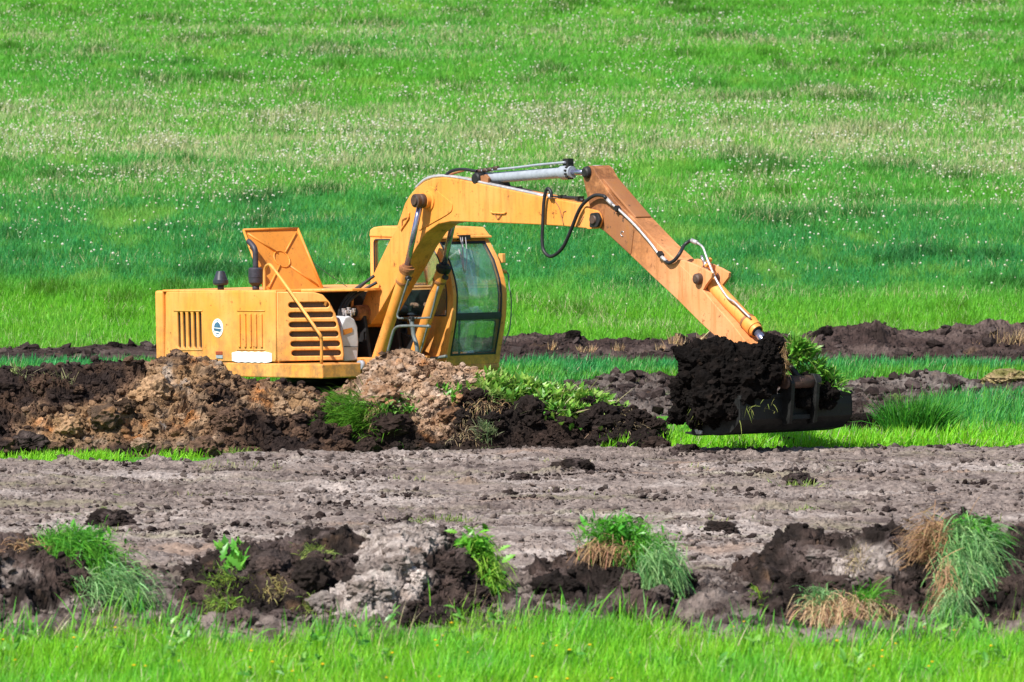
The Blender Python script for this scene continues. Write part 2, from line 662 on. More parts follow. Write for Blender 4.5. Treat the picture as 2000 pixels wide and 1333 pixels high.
def back_c(x, y, h):
    b = fbm(x * 2.4, y * 1.8, seed=34, oct=4)
    a = fbm(x * .6, y * .5, seed=35, oct=3)
    c = mixc(np.broadcast_to(GREY * .5, x.shape + (3,)), GREYL * .55, sstep(-.1, .8, a + b * .5))
    d = fbm(x * 9, y * 6, seed=37, oct=3)
    c = mixc(c, PEAT2 * 1.2, sstep(-.15, .5, b + d * .4 - a * .6))
    c = mixc(c, np.array((.10, .16, .04)), sstep(.35, .7, fbm(x * 1.6, y * 1.4, seed=38)) * .8)
    c = mixc(c, BROWN * 1.5, sstep(.4, .9, fbm(x * 2, y * 2, seed=36)) * .6)
    return c


soil_sheet("turned_soil", .1, 11.5, 81.8, 91.0, .024, .05, back_h, back_c, SOILF)


# ---- far ridge of spoil along the foot of the meadow
def far_h(x, y):
    u = 1000 + x / 98.6 * F
    zc = tab(u, [(-700, .03), (0, .0), (150, .03), (222, .1), (300, .03), (620, .04), (980, .18), (1115, .22), (1150, .10), (1300, .13), (1400, .22), (1470, .24), (1560, .20), (1600, .25),
                 (1705, .36), (1760, .24), (1850, .28), (1930, .37), (2000, .32), (2600, .3)])
    yc = 98.5 + .25 * vnoise(x * .4, x * 0, seed=41)
    w = np.where(y < yc, 2.2, 1.1)
    pr = np.clip(1 - np.abs((y - yc) / w) ** 1.6, 0, 1)
    n = fbm(x * 2.4, y * 2.0, seed=42, oct=5, gain=.6) * .13 + billow(x * 5.5, y * 4.5, seed=43, oct=4, gain=.65) * .065
    fl = sstep(92.4, 93.2, y) * sstep(99.8, 99.4, y)
    return zc * pr + n * np.maximum(np.sqrt(pr) * (0.15 + 1.9 * zc), .5 * fl * sstep(-4, 0, x)) - .08 * (1 - fl)


def far_c(x, y, h):
    b = fbm(x * 2.6, y * 2.2, seed=45, oct=4)
    a = fbm(x * .5, y * .8, seed=46, oct=3)
    c = mixc(np.broadcast_to(np.array((.045, .030, .027)), x.shape + (3,)), np.array((.095, .07, .063)), sstep(-.2, .6, a + b * .4))
    d = fbm(x * 9, y * 7, seed=48, oct=3)
    c = mixc(c, PEAT2 * .8, sstep(-.1, .6, b + d * .5 - a * .4))
    c = mixc(c, TAN * .6, sstep(.5, 1.0, fbm(x * 1.4, y * 2, seed=47)) * .6)
    return c


soil_sheet("spoil_ridge", -11.5, 11.5, 92.2, 99.9, .024, .045, far_h, far_c, SOILF)


# ================================================================== GRASS
def rnd_hue(rng, n, s=.18):
    f = 1 + rng.normal(0, s, (n, 1))
    return np.clip(f, .45, 1.7) * (1 + rng.normal(0, .07, (n, 3)))


def upright(rng, n, lean=.25, wind=(.12, 0)):
    a = rng.uniform(0, 2 * math.pi, n)
    r = np.abs(rng.normal(0, lean, n))
    return np.stack([np.cos(a) * r + wind[0], np.sin(a) * r + wind[1], np.ones(n)], 1)


# ---- the meadow on the rise
rng = np.random.default_rng(11)
n = 1250000
Y = 99.3 + (196 - 99.3) * rng.uniform(0, 1, n) ** 1.15
X = rng.uniform(-1, 1, n) * (.082 * Y + 6.5)
Z = ground_z(Y)
vv = vrow(Y, Z)
uu = 1000 + X / Y * F
wob = fbm(X * .11, Y * .09, seed=50, oct=3) * 34 + (uu - 1000) * -.012
vb = vv + wob
cl = fbm(X * .5, Y * .22, seed=51, oct=4)
cl2 = fbm(X * .16, Y * .11, seed=52, oct=3)
fine = fbm(X * 1.6, Y * .7, seed=53, oct=3)
streak = fbm(X * .10, Y * .55, seed=54, oct=3)
tan = tab(vb, [(-60, .1), (40, .12), (75, .26), (110, .12), (160, .12), (200, .26), (235, .42), (270, .44), (300, .5), (322, .42), (334, .08), (355, .2), (385, .2), (405, .05), (470, .05), (540, .04), (585, .12), (640, .12), (720, .06)])
tan = np.clip(tan * 1.5 + cl * .34 + streak * .55 - .08, 0, .95) * sstep(-.25, .25, tan - .05)
blue = tab(vb, [(-60, .1), (30, .05), (90, .12), (150, .12), (210, .05), (300, .05), (330, .3), (360, .2), (400, .75), (480, 1.0), (540, .85), (575, .3), (610, .0), (720, 0)])
blue = np.clip(blue + cl2 * .5, 0, 1)
yel = tab(vb, [(-60, .3), (100, .25), (200, .25), (320, .15), (400, .03), (550, .08), (590, .5), (625, .8), (720, .75)])
yel = np.clip(yel + fine * .25, 0, 1)
col = mixc(np.broadcast_to(G_MID, (n, 3)), G_BLUE * 1.1, blue)
col = mixc(col, G_BRIGHT, yel * .9)
dk = sstep(.15, .65, cl + fine * .5 - streak * .3)
col = col * (1 - .5 * dk)[:, None]
col = mixc(col, np.broadcast_to((.30, .46, .08), (n, 3)), sstep(.2, .7, -cl + fine * .3) * .55)
istan = rng.uniform(0, 1, n) < tan * .95
col = np.where(istan[:, None], mixc(np.broadcast_to(DRY, (n, 3)), np.array((.40, .50, .20)), rng.uniform(0, 1, n)), col)
col = col * rnd_hue(rng, n, .13)
dens = np.clip(.75 + .6 * cl, .25, 1)
keep = rng.uniform(0, 1, n) < dens
X, Y, Z, col, istan, dk = X[keep], Y[keep], Z[keep], col[keep], istan[keep], dk[keep]
k = len(X)
L = (.14 + .13 * rng.uniform(0, 1, k)) * (1 + .7 * dk) * np.where(istan, .95, 1)
acc = Acc()
blades(acc, np.stack([X, Y, Z - .03], 1), upright(rng, k, .45, (.02, 0)), L, .008 + .00011 * (Y - 95), rng.uniform(.05, .5, k), col, rng, segs=2)
tag(acc.build("meadow_grass", LEAF), kind="stuff")

# ---- dandelion clocks over the meadow
n = 85000
Y = 99.5 + (196 - 99.5) * rng.uniform(0, 1, n)
X = rng.uniform(-1, 1, n) * (.082 * Y + 3.0)
Z = ground_z(Y)
vb = vrow(Y, Z) + fbm(X * .11, Y * .09, seed=50, oct=3) * 34
pd = tab(vb, [(-60, .12), (60, .3), (120, .14), (190, .4), (240, .75), (290, .75), (322, .9), (336, .2), (360, .55), (395, .4), (420, .18), (480, .13), (540, .06), (600, .01), (640, 0)])
cl = fbm(X * .45, Y * .25, seed=58, oct=3)
keep = rng.uniform(0, 1, n) < pd * np.clip(.45 + 2.2 * cl, .02, 1)
X, Y, Z = X[keep], Y[keep], Z[keep]
k = len(X)
hgt = rng.uniform(.16, .38, k)
acc = Acc()
OV = np.array([(1, 0, 0), (-1, 0, 0), (0, 1, 0), (0, -1, 0), (0, 0, 1), (0, 0, -1.0)])
OT = np.array([(0, 2, 4), (2, 1, 4), (1, 3, 4), (3, 0, 4), (2, 0, 5), (1, 2, 5), (3, 1, 5), (0, 3, 5)])
rr = rng.uniform(.008, .023, k) * (1 + .35 * (rng.uniform(0, 1, k) < .12))
W = OV[None] * rr[:, None, None] + np.stack([X, Y, Z + hgt], 1)[:, None, :]
wc = mixc(np.broadcast_to((.80, .78, .72), (k, 3)), np.array((.60, .54, .40)), rng.uniform(0, 1, k))
acc.add(W.reshape(-1, 3), None, (np.arange(k)[:, None, None] * 6 + OT[None]).reshape(-1, 3), np.repeat(wc, 6, 0))
tag(acc.build("dandelion_clocks", STRAW), kind="stuff")


def grass_patch(name, x0, x1, y0, y1, n, cfun, Lr, wid, rng, dfun=None, lean=.25, zoff=-.03, segs=3, droop=(.05, .45), zf=None, wind=(.12, 0)):
    X = rng.uniform(x0, x1, n)
    Y = rng.uniform(y0, y1, n)
    if dfun is not None:
        kp = rng.uniform(0, 1, n) < dfun(X, Y)
        X, Y = X[kp], Y[kp]
    k = len(X)
    C = cfun(X, Y, rng) * rnd_hue(rng, k, .16)
    L = rng.uniform(*Lr, k) * (1 + .35 * fbm(X * .8, Y * .8, seed=71, oct=3))
    Z = np.zeros(k) + zoff if zf is None else zf(X, Y) + zoff
    acc = Acc()
    blades(acc, np.stack([X, Y, Z], 1), upright(rng, k, lean, wind), L, wid * rng.uniform(.7, 1.3, k), rng.uniform(*droop, k), C, rng, segs=segs)
    return tag(acc.build(name, LEAF), kind="stuff")


# ---- blue-green strip between the far ridge and the machine
def c_strip(X, Y, rng):
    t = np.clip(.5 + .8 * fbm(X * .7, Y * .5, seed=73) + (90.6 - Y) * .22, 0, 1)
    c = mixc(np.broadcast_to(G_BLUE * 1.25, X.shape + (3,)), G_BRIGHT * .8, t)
    return mixc(c, DRY * .7, (rng.uniform(0, 1, len(X)) < .035) * 1.0)


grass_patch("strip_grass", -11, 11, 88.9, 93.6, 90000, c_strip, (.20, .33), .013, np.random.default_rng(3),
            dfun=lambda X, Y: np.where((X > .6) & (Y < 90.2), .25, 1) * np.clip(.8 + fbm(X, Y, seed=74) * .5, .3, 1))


# ---- bright grass beyond the tilled strip (right) and beside the heap (left)
def c_right(X, Y, rng):
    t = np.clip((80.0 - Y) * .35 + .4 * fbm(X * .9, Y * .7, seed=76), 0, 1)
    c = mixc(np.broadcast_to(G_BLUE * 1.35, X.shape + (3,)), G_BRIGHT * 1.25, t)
    c = mixc(c, G_YEL, (rng.uniform(0, 1, len(X)) < .2) * .7)
    return mixc(c, DRY * .8, (rng.uniform(0, 1, len(X)) < .06) * 1.0)


def d_right(X, Y):
    lim = tab(X, [(1.2, 79.4), (3.8, 79.6), (5.0, 80.8), (5.6, 84.2), (6.3, 86.5), (8, 88.0), (12, 88)]) + fbm(X * 1.2, Y * .4, seed=77) * .6
    lo = tilled_top(X) - .25 + fbm(X * 2, Y, seed=78) * .5
    return ((Y < lim) & (Y > lo)) * np.clip(.75 + .9 * fbm(X * 1.1, Y * .9, seed=79), .12, 1)


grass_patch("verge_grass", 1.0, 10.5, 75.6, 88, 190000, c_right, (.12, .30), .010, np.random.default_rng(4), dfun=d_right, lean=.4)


def d_left(X, Y):
    return (Y > tilled_top(X) - .1) * np.clip(.55 + 1.4 * fbm(X * 1.3, Y * 1.1, seed=81), 0, 1) * sstep(-3.4, -4.2, X)


grass_patch("heap_foot_grass", -8.5, -3.3, 73.4, 76.2, 16000, lambda X, Y, r: mixc(np.broadcast_to(G_BRIGHT * 1.15, X.shape + (3,)), G_YEL, r.uniform(0, .5, len(X))),
            (.06, .17), .009, np.random.default_rng(5), dfun=d_left, lean=.5)


grass_patch("tall_verge_grass", 4.7, 10, 78.6, 83.0, 16000, lambda X, Y, r: mixc(np.broadcast_to(G_BLUE * 1.1, X.shape + (3,)), G_MID, r.uniform(0, 1, len(X))), (.30, .55), .011, np.random.default_rng(14),
            dfun=lambda X, Y: sstep(4.9, 5.8, X + .4 * vnoise(X * 2, Y * 2, seed=94)) * np.clip(.5 + 1.2 * fbm(X * 1.4, Y * 1.1, seed=95), 0, 1), lean=.3)


# ---- tufts scattered over the tilled strip
def d_tuft(X, Y):
    return sstep(.55, .75, fbm(X * .8, Y * .55, seed=83, oct=2) + .45 * vnoise(X * 4, Y * 3, seed=84)) * .9


grass_patch("field_tufts", -8, 8, 56.5, 75.8, 60000, lambda X, Y, r: mixc(np.broadcast_to((.19, .30, .04), X.shape + (3,)), np.array((.40, .36, .18)), r.uniform(0, 1, len(X))),
            (.035, .09), .008, np.random.default_rng(6), dfun=d_tuft, lean=.7, zoff=0.0, zf=tilled_h)


# ---- foreground grass
def front_edge(X):
    u = 1000 + X / 54 * F
    return tab(u, [(-500, 51.3), (0, 51.2), (120, 51.4), (250, 52.6), (330, 52.0), (420, 51.3), (560, 50.7), (720, 51.0), (850, 52.6), (950, 53.0), (1050, 52.2), (1150, 52.6), (1240, 52.4),
                   (1330, 51.3), (1450, 51.3), (1560, 50.6), (1700, 50.7), (1800, 51.3), (1950, 52.4), (2400, 52.4)]) + fbm(X * 1.7, X * 0, seed=96, oct=3) * .35


def c_front(X, Y, rng):
    t = fbm(X * .9, Y * .5, seed=86, oct=3)
    c = mixc(np.broadcast_to(G_BRIGHT * 1.15, X.shape + (3,)), G_MID * 1.3, sstep(-.1, .8, t))
    c = mixc(c, G_YEL * 1.15, sstep(-.1, .8, -t + rng.normal(0, .4, len(X))) * .55)
    c = c * (1 - .35 * sstep(.1, .6, fbm(X * 2.5, Y * 1.2, seed=89)))[:, None]
    return mixc(c, DRY * .9, (rng.uniform(0, 1, len(X)) < .03) * 1.0)


FRONT_RNG = np.random.default_rng(8)
grass_patch("front_grass", -6.6, 6.6, 45.5, 53.6, 300000, c_front, (.15, .40), .0062, FRONT_RNG,
            dfun=lambda X, Y: sstep(.1, -.9, Y - front_edge(X) - .25 * vnoise(X * 3, Y, seed=88)) * np.clip(.8 + .8 * fbm(X * 1.6, Y * 1.2, seed=87), .15, 1), lean=.34, segs=4, wind=(.06, 0))
# taller seeding stems along the edge
n = 2600
rs = np.random.default_rng(9)
X = rs.uniform(-6, 6, n)
kp = rs.uniform(0, 1, n) < np.clip(.35 + 1.3 * fbm(X * .9, X * 0, seed=90), .02, 1)
X = X[kp]
Y = front_edge(X) - np.abs(rs.normal(0, .6, len(X))) + .1
acc = Acc()
blades(acc, np.stack([X, Y, X * 0], 1), upright(rs, len(X), .3, (.1, 0)), rs.uniform(.32, .58, len(X)), .012, rs.uniform(.05, .5, len(X)),
       mixc(np.broadcast_to(G_BRIGHT, (len(X), 3)), np.array((.10, .34, .08)), rs.uniform(0, 1, len(X))) * rnd_hue(rs, len(X)), rs, segs=5)
tag(acc.build("edge_grass_stems", LEAF), kind="stuff")

# ---- broad leaved weeds and dead stalks among the front grass
n = 130
X = rs.uniform(-5.5, 5.5, n)
X = X + .35 * np.sin(X * 9)
Y = front_edge(X) - rs.uniform(-.1, 3.6, n)
acc = Acc()
nl_ = 7
P = np.repeat(np.stack([X, Y, rs.uniform(.10, .24, n)], 1), nl_, 0) + rs.normal(0, .03, (n * nl_, 3))
leaves(acc, P, rs.normal(0, .6, (n * nl_, 3)) + np.array((0, -.1, .45)), rs.uniform(.05, .13, n * nl_), mixc(np.broadcast_to((.06, .26, .03), (n * nl_, 3)), np.array((.20, .42, .07)), rs.uniform(0, 1, n * nl_)), rs, width=.8)
Xs = rs.uniform(-5.5, 5.5, 700)
Ys = front_edge(Xs) - np.abs(rs.normal(0, 1.4, 700)) + .1
blades(acc, np.stack([Xs, Ys, Xs * 0], 1), upright(rs, 700, .5), rs.uniform(.25, .5, 700), .006, rs.uniform(0, .6, 700), np.broadcast_to((.50, .42, .22), (700, 3)) * rnd_hue(rs, 700), rs, 4)
tag(acc.build("front_weeds", LEAFG), kind="stuff")

# ---- little yellow flowers in the foreground grass
n = 70
X = rs.uniform(-5, 5, n)
Y = rs.uniform(45.8, 50.4, n)
X = X + .25 * np.round(rs.normal(0, 1, n)) * .2
r0 = rs.uniform(.008, .017, n)
W = OV[None] * (r0[:, None, None] * np.array((1, 1, .5))) + np.stack([X, Y, rs.uniform(.24, .36, n)], 1)[:, None, :]
acc = Acc()
acc.add(W.reshape(-1, 3), None, (np.arange(n)[:, None, None] * 6 + OT[None]).reshape(-1, 3), np.broadcast_to((.85, .55, .02), (n * 6, 3)))
tag(acc.build("buttercup_flowers", STRAW), kind="stuff")

# ---- loose clods over the tilled strip, one countless litter
rc = np.random.default_rng(21)
acc = Acc()
n = 95000
X = rc.uniform(-8.2, 8.2, n)
Y = rc.uniform(51.5, 76.3, n)
kp = rc.uniform(0, 1, n) < np.clip(.35 + .9 * fbm(X * .9, Y * .9, seed=92), .06, 1)
kp &= (Y < tilled_top(X)) & (Y > 50)
X, Y = X[kp], Y[kp]
r = np.minimum(.006 + .011 * rc.pareto(2.5, len(X)), .05)
t = rc.uniform(0, 1, len(X))
C = mixc(np.broadcast_to(PEAT2 * 1.8, (len(X), 3)), GREY, t ** .45) * rc.uniform(.6, 1.25, (len(X), 1))
CLUS = [(40, 1005), (265, 1004), (325, 1000), (75, 1035), (215, 1032), (605, 1017), (530, 1035), (400, 1055), (475, 1045), (305, 1047), (465, 987), (430, 930), (490, 930), (675, 935), (800, 977), (665, 990), (780, 1025),
        (1125, 935), (1245, 940), (1020, 940), (1345, 895), (1545, 932), (1460, 935), (1625, 930), (1785, 930), (1430, 962), (1480, 980), (1595, 1000), (1705, 1010), (1415, 1045), (1385, 1050), (1700, 1045), (1845, 1000),
        (1855, 880), (1655, 868), (1580, 872), (1090, 965), (1280, 980), (560, 905), (600, 885), (1000, 985), (1180, 925), (1310, 1000), (1900, 950), (150, 960), (250, 915)]
for (cu_, cv_) in CLUS:
    q = at(cu_, cv_, gY(cv_))
    m_ = rc.integers(40, 110)
    sx_ = rc.uniform(.10, .24)
    X = np.concatenate([X, q.x + rc.normal(0, sx_, m_)])
    Y = np.concatenate([Y, q.y + rc.normal(0, sx_ * .8, m_)])
    r = np.concatenate([r, np.minimum(.006 + .010 * rc.pareto(2.2, m_), .05)])
    C = np.concatenate([C, mixc(np.broadcast_to(PEAT2 * .9, (m_, 3)), GREYD, rc.uniform(0, 1, m_) ** 2)])
big = r > .05
P = np.stack([X, Y, tilled_h(X, Y) + r * .3], 1)
crumbs(acc, P[~big], r[~big], C[~big], rc, ICO1, jit=.38)
crumbs(acc, P[big], r[big], C[big], rc, ICO2, jit=.24)
n = 2600
X = rc.uniform(-8.2, 8.2, n)
Y = rc.uniform(52, 76, n)
ok = (Y < tilled_top(X)) & (rc.uniform(0, 1, n) < np.clip(.35 + fbm(X * 1.1, Y * .8, seed=97), .05, 1))
X, Y = X[ok], Y[ok]
r = np.minimum(.014 + .012 * rc.pareto(2.6, len(X)), .06)
C = mixc(np.broadcast_to(GREYD * 1.2, (len(X), 3)), GREYL, rc.uniform(0, 1, len(X))) * rc.uniform(.7, 1.2, (len(X), 1))
crumbs(acc, np.stack([X, Y, tilled_h(X, Y) + r * .15], 1), r, C, rc, ICO2, flat=.7, jit=.26)
n = 9000
X = np.concatenate([rc.uniform(.3, 11, n), rc.uniform(-11, 11, n)])
Y = np.concatenate([rc.uniform(82.5, 90, n), rc.uniform(93.2, 99.4, n)])
Zs = np.concatenate([back_h(X[:n], Y[:n]), far_h(X[n:], Y[n:])])
r = np.minimum(.010 + .020 * rc.pareto(2.2, 2 * n), .12)
C = mixc(np.broadcast_to(PEAT2 * .9, (2 * n, 3)), GREYD * 1.1, rc.uniform(0, 1, 2 * n) ** 1.5)
ok = (rc.uniform(0, 1, 2 * n) < np.clip(.4 + fbm(X, Y, seed=93), .05, 1)) & (Zs > -.02)
crumbs(acc, np.stack([X, Y, Zs + r * .3], 1)[ok], r[ok], C[ok], rc, ICO1, jit=.38)
tag(acc.build("loose_clods", SOIL), kind="stuff")


# ================================================================== HEAPS OF SPOIL
ICO5 = ico(5)
ICO4 = ico(4)


def lump(acc, c, r3, seed, colf, base=ICO3, amp=.3, sub=2):
    Bv, T = base
    D = Bv
    r = 1 + amp * fbm(D[:, 0] * 1.6 + seed, D[:, 1] * 1.6, D[:, 2] * 1.6, seed=seed, oct=3) + .10 * billow(D[:, 0] * 5, D[:, 1] * 5, D[:, 2] * 5, seed=seed + 1, oct=3) + .05 * fbm(D[:, 0] * 14, D[:, 1] * 14, D[:, 2] * 14, seed=seed + 2, oct=2)
    V = D * r[:, None] * np.asarray(r3) + np.asarray(c)
    acc.add(V, None, T, colf(V, seed))
    return V, D


def _lump(c, r3, seed, amp=.42):
    D = ICO4[0]
    r = 1 + amp * fbm(D[:, 0] * 1.7 + seed, D[:, 1] * 1.7, D[:, 2] * 1.7, seed=seed, oct=3) + .14 * billow(D[:, 0] * 4, D[:, 1] * 4, D[:, 2] * 4, seed=seed + 1, oct=3)
    return D * r[:, None] * np.asarray(r3) + np.asarray(c), D


def heap(name, crest, Yc, Yf, Yb, cfun, seed, nt=150, du=None, amp=1.0, prof=0.75, ncr=1500, rcr=.016, rmax=.07, m=None, parent=None, back=.8, lump=.5, z0=-.06, nl=0, rl=(.06, .16)):
    """crest: (u, v) rows of the skyline as seen at depth Yc; toe in front at Yf, behind at Yb"""
    rng = np.random.default_rng(seed)
    u0, u1 = crest[0][0], crest[-1][0]
    sc = F / Yc
    x0, x1 = (u0 - 1000) / sc, (u1 - 1000) / sc
    dx = du or .016
    xs = np.arange(x0, x1, dx)
    tt = np.linspace(0, 1, nt)
    gx, gt = np.meshgrid(xs, tt, indexing='ij')
    gu = 1000 + gx * sc
    vc = tab(gu, crest)
    zc = np.maximum(0.0, H - (vc - 50.0) / F * Yc)
    wig = fbm(gx * 1.3, gx * 0, seed=seed, oct=3) * .18
    s = np.where(gt < .62, gt / .62, 1 - (gt - .62) / .38)
    zp = np.where(gt < .62, (.5 * np.sin(np.clip(s, 0, 1) * math.pi / 2) ** prof + .5 * np.clip(s, 0, 1) ** 1.1), np.clip(s, 0, 1) ** back)
    gy = np.where(gt < .62, Yf + (Yc - Yf) * (s ** 1.1), Yb + (Yc - Yb) * s) + wig * (1 - np.abs(gt - .62))
    gz = zc * zp + z0 * (1 - zp)
    P = np.stack([gx, gy, gz], -1)
    du_ = np.gradient(P, axis=0)
    dv_ = np.gradient(P, axis=1)
    nn = np.cross(du_, dv_)
    nn /= np.linalg.norm(nn, axis=-1, keepdims=True) + 1e-9
    edge = np.clip(zp * 3, 0, 1) * np.clip(zc / .25, .15, 1) * (1 - .35 * sstep(.85, 1.0, zp))
    x, y, z = gx, gy, gz
    d = fbm(x * 1.9, y * 1.9, z * 1.9, seed=seed + 1, oct=3) * .17
    d += billow(x * 3.6, y * 3.6, z * 4.6, seed=seed + 2, oct=4, gain=.6) * .075 * lump * 2
    d += billow(x * 13, y * 13, z * 13, seed=seed + 3, oct=3) * .009
    d += fbm(x * 34, y * 34, z * 34, seed=seed + 4, oct=2) * .004
    P = P + nn * (d * edge * amp)[..., None]
    C = cfun(P[..., 0], P[..., 1], P[..., 2], gu, vrow(P[..., 1], P[..., 2]), d)
    acc = Acc()
    acc.add(P.reshape(-1, 3), gridquads(len(xs), nt), None, C.reshape(-1, 3))
    if ncr:
        i = rng.integers(0, len(xs), ncr)
        j = rng.integers(2, int(nt * .75), ncr)
        r = np.minimum(rcr * (.5 + rng.pareto(2.4, ncr)), rmax)
        q = P[i, j] + nn[i, j] * (r * .35)[:, None]
        ok = zc[i, j] > .06
        cc = C[i, j] * rng.uniform(.65, 1.35, (ncr, 1))
        b = r > .045
        crumbs(acc, q[ok & ~b], r[ok & ~b], cc[ok & ~b], rng, ICO1, jit=.36)
        crumbs(acc, q[ok & b], r[ok & b], cc[ok & b], rng, ICO2, jit=.17)
    for k in range(nl):
        while True:
            i, j = rng.integers(4, len(xs) - 4), rng.integers(4, int(nt * .42))
            if zc[i, j] > .2:
                break
        r = rng.uniform(*rl) * (1 if rng.uniform() < .35 else .6)
        cc = C[i, j] * rng.uniform(.6, 1.35)
        c2_ = C[min(i + 12, len(xs) - 1), j]

        def lc(V, s_, cc=cc, c2_=c2_):
            return mixc(np.broadcast_to(cc, V.shape), c2_, sstep(-.1, .6, fbm(V[:, 0] * 9, V[:, 1] * 9, V[:, 2] * 9, seed=s_, oct=3)))
        global_k = 900 + seed * 3 + k * 7
        V_, D_ = _lump(P[i, j] + nn[i, j] * r * .25, (r * rng.uniform(.9, 1.4), r, r * rng.uniform(.6, 1.0)), global_k)
        acc.add(V_, None, ICO4[1], lc(V_, global_k))
    return acc.build(name, m or SOIL, parent), P, nn


def blob(u, v, u0, v0, ru, rv):
    return np.exp(-((u - u0) / ru) ** 2 - ((v - v0) / rv) ** 2)


def c_left(x, y, z, u, v, d):
    a = fbm(x * 1.4, y * 1.4, z * 2.2, seed=101, oct=4)
    b = fbm(x * 5, y * 5, z * 6, seed=102, oct=4)
    tanf = blob(u, v, 130, 820, 110, 55) + blob(u, v, 320, 760, 90, 50) + blob(u, v, 300, 840, 170, 40) * .8 + blob(u, v, 520, 775, 70, 40) + blob(u, v, 590, 790, 40, 30) + blob(u, v, 380, 720, 70, 30) * .8
    tanf -= blob(u, v, 60, 740, 130, 50) * .9 + blob(u, v, 570, 860, 90, 40) + blob(u, v, 230, 740, 60, 30) * .5 + blob(u, v, 15, 790, 40, 70) * .7
    t = sstep(.22, 1.0, tanf + a * .5 + b * .35)
    c = mixc(np.broadcast_to(PEAT2, x.shape + (3,)), BROWN, sstep(-.3, .5, a))
    tn = mixc(np.broadcast_to(TAN, x.shape + (3,)), TANL, sstep(-.2, .6, b + .3 * a))
    tn = mixc(tn, np.array((.42, .18, .06)), sstep(.1, .7, fbm(x * 2.2, y * 2, z * 2, seed=103)))
    c = mixc(c, BROWN * 1.9, sstep(.0, .5, tanf + a * .5 + b * .3) * .8)
    c = mixc(c, tn, t * .92)
    c = mixc(c, PEAT2 * .9, sstep(.0, .45, fbm(x * 6, y * 6, z * 9, seed=104, oct=4)) * .85)
    c = mixc(c, np.array((.42, .38, .34)), sstep(.35, .7, fbm(x * 3.3, y * 3, z * 3.3, seed=105)) * .5 * t)
    c = mixc(c, np.array((.26, .22, .20)), blob(u, v, 60, 690, 90, 20) * .5)
    return c


ho, HP, HN = heap("spoil_heap", [(-420, 755), (-250, 740), (-60, 745), (0, 735), (45, 727), (110, 718), (170, 714), (215, 722), (290, 730), (325, 716), (345, 710), (395, 718), (425, 731), (455, 748),
                                 (520, 760), (560, 768), (620, 780), (660, 800), (700, 858), (730, 880)], 77.2, 75.0, 78.4, c_left, 201, nt=200, ncr=15000, rcr=.012, rmax=.055, lump=.62, amp=1.0, nl=70, rl=(.06, .17))
tag(ho, "long heap of tan clay and black earth in front of the tail of the excavator", "soil heap")


def c_mid(x, y, z, u, v, d):
    a = fbm(x * 1.6, y * 1.6, z * 2.0, seed=111, oct=4)
    b = fbm(x * 5, y * 5, z * 6, seed=112, oct=4)
    tanf = blob(u, v, 810, 730, 130, 70) * 1.3 + blob(u, v, 830, 820, 50, 60) * 1.1 + blob(u, v, 690, 770, 60, 30) * .5 + blob(u, v, 920, 740, 60, 30) - blob(u, v, 770, 835, 50, 40) * 1.2 - sstep(880, 930, u) * sstep(740, 790, v) * 1.2
    t = sstep(.25, .85, tanf + a * .4 + b * .25)
    c = mixc(np.broadcast_to(PEAT, x.shape + (3,)), np.array((.032, .021, .017)), sstep(-.3, .5, a))
    tn = mixc(np.broadcast_to(np.array((.33, .21, .13)), x.shape + (3,)), np.array((.44, .33, .25)), sstep(-.2, .6, b + .3 * a))
    tn = mixc(tn, np.array((.36, .16, .06)), sstep(.15, .7, fbm(x * 2.2, y * 2, z * 2, seed=113)))
    c = mixc(c, tn, t)
    c = mixc(c, PEAT2, sstep(.2, .65, fbm(x * 7, y * 7, z * 8, seed=114, oct=3)) * .7)
    return c


ho, MP_, MN_ = heap("spoil_heap", [(600, 842), (650, 812), (690, 765), (715, 735), (745, 716), (775, 702), (800, 694), (825, 702), (845, 712), (870, 704), (900, 726), (940, 744), (1000, 764), (1060, 780),
                                   (1120, 782), (1190, 800), (1230, 818), (1290, 832), (1310, 868)], 77.3, 75.6, 78.4, c_mid, 202, nt=200, ncr=9000, rcr=.012, rmax=.055, lump=.6, amp=.9, nl=60, rl=(.06, .16))
tag(ho, "heap of pale brown clods and black peat below the boom and cab", "soil heap")

# ================================================================== THE EXCAVATOR
TH = R(52)
PU = R(1.7)
MW = Matrix.Translation((-2.0375, 81.5, 0)) @ Matrix.Rotation(-TH, 4, 'Z') @ Matrix.Rotation(-PU, 4, 'Y')
MWI = MW.inverted()


def PL(u, v, p0, nrm):
    """where the sight line of (u, v) meets a plane of the machine, in machine coordinates"""
    o = MWI @ CAM
    d = MWI.to_3x3() @ ray(u, v)
    p0, nrm = Vector(p0), Vector(nrm)
    return o + d * ((p0 - o).dot(nrm) / d.dot(nrm))


def MP(u, v, y):
    return PL(u, v, (0, y, 0), (0, 1, 0))


def MX(u, v, x):
    return PL(u, v, (x, 0, 0), (1, 0, 0))


YEL = m_paint("yellow_paint", (.79, .315, .05), (.83, .385, .11), rust=.34, dirt=.45, mud=.75)
YEL2 = m_paint("boom_paint", (.76, .295, .05), (.80, .35, .09), rust=.42, dirt=.6)
PEACH = m_paint("faded_stick_paint", (.70, .285, .105), (.76, .35, .155), rust=.55, dirt=.65, rough=.5, wear=(MP(1215, 460, -.15).x, MP(1330, 590, -.15).x))
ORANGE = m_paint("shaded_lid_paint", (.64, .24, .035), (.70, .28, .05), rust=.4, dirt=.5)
RUSTY = m_paint("worn_plate", (.26, .10, .04), (.34, .15, .065), rust=.5, dirt=.7, rough=.6, stain=(.05, .035, .03))
BRN = m_plain("dark_brown_pin", (.085, .050, .038), .55, .1, .4)
DARK = m_plain("dark_steel", (.022, .021, .022), .55, .2)
BLACK = m_plain("engine_bay_dark", (.008, .008, .009), .8)
RUBBER = m_plain("hose_rubber", (.018, .018, .022), .5)
GREYP = m_plain("grey_cylinder_paint", (.30, .33, .38), .42, 0.0, .15)
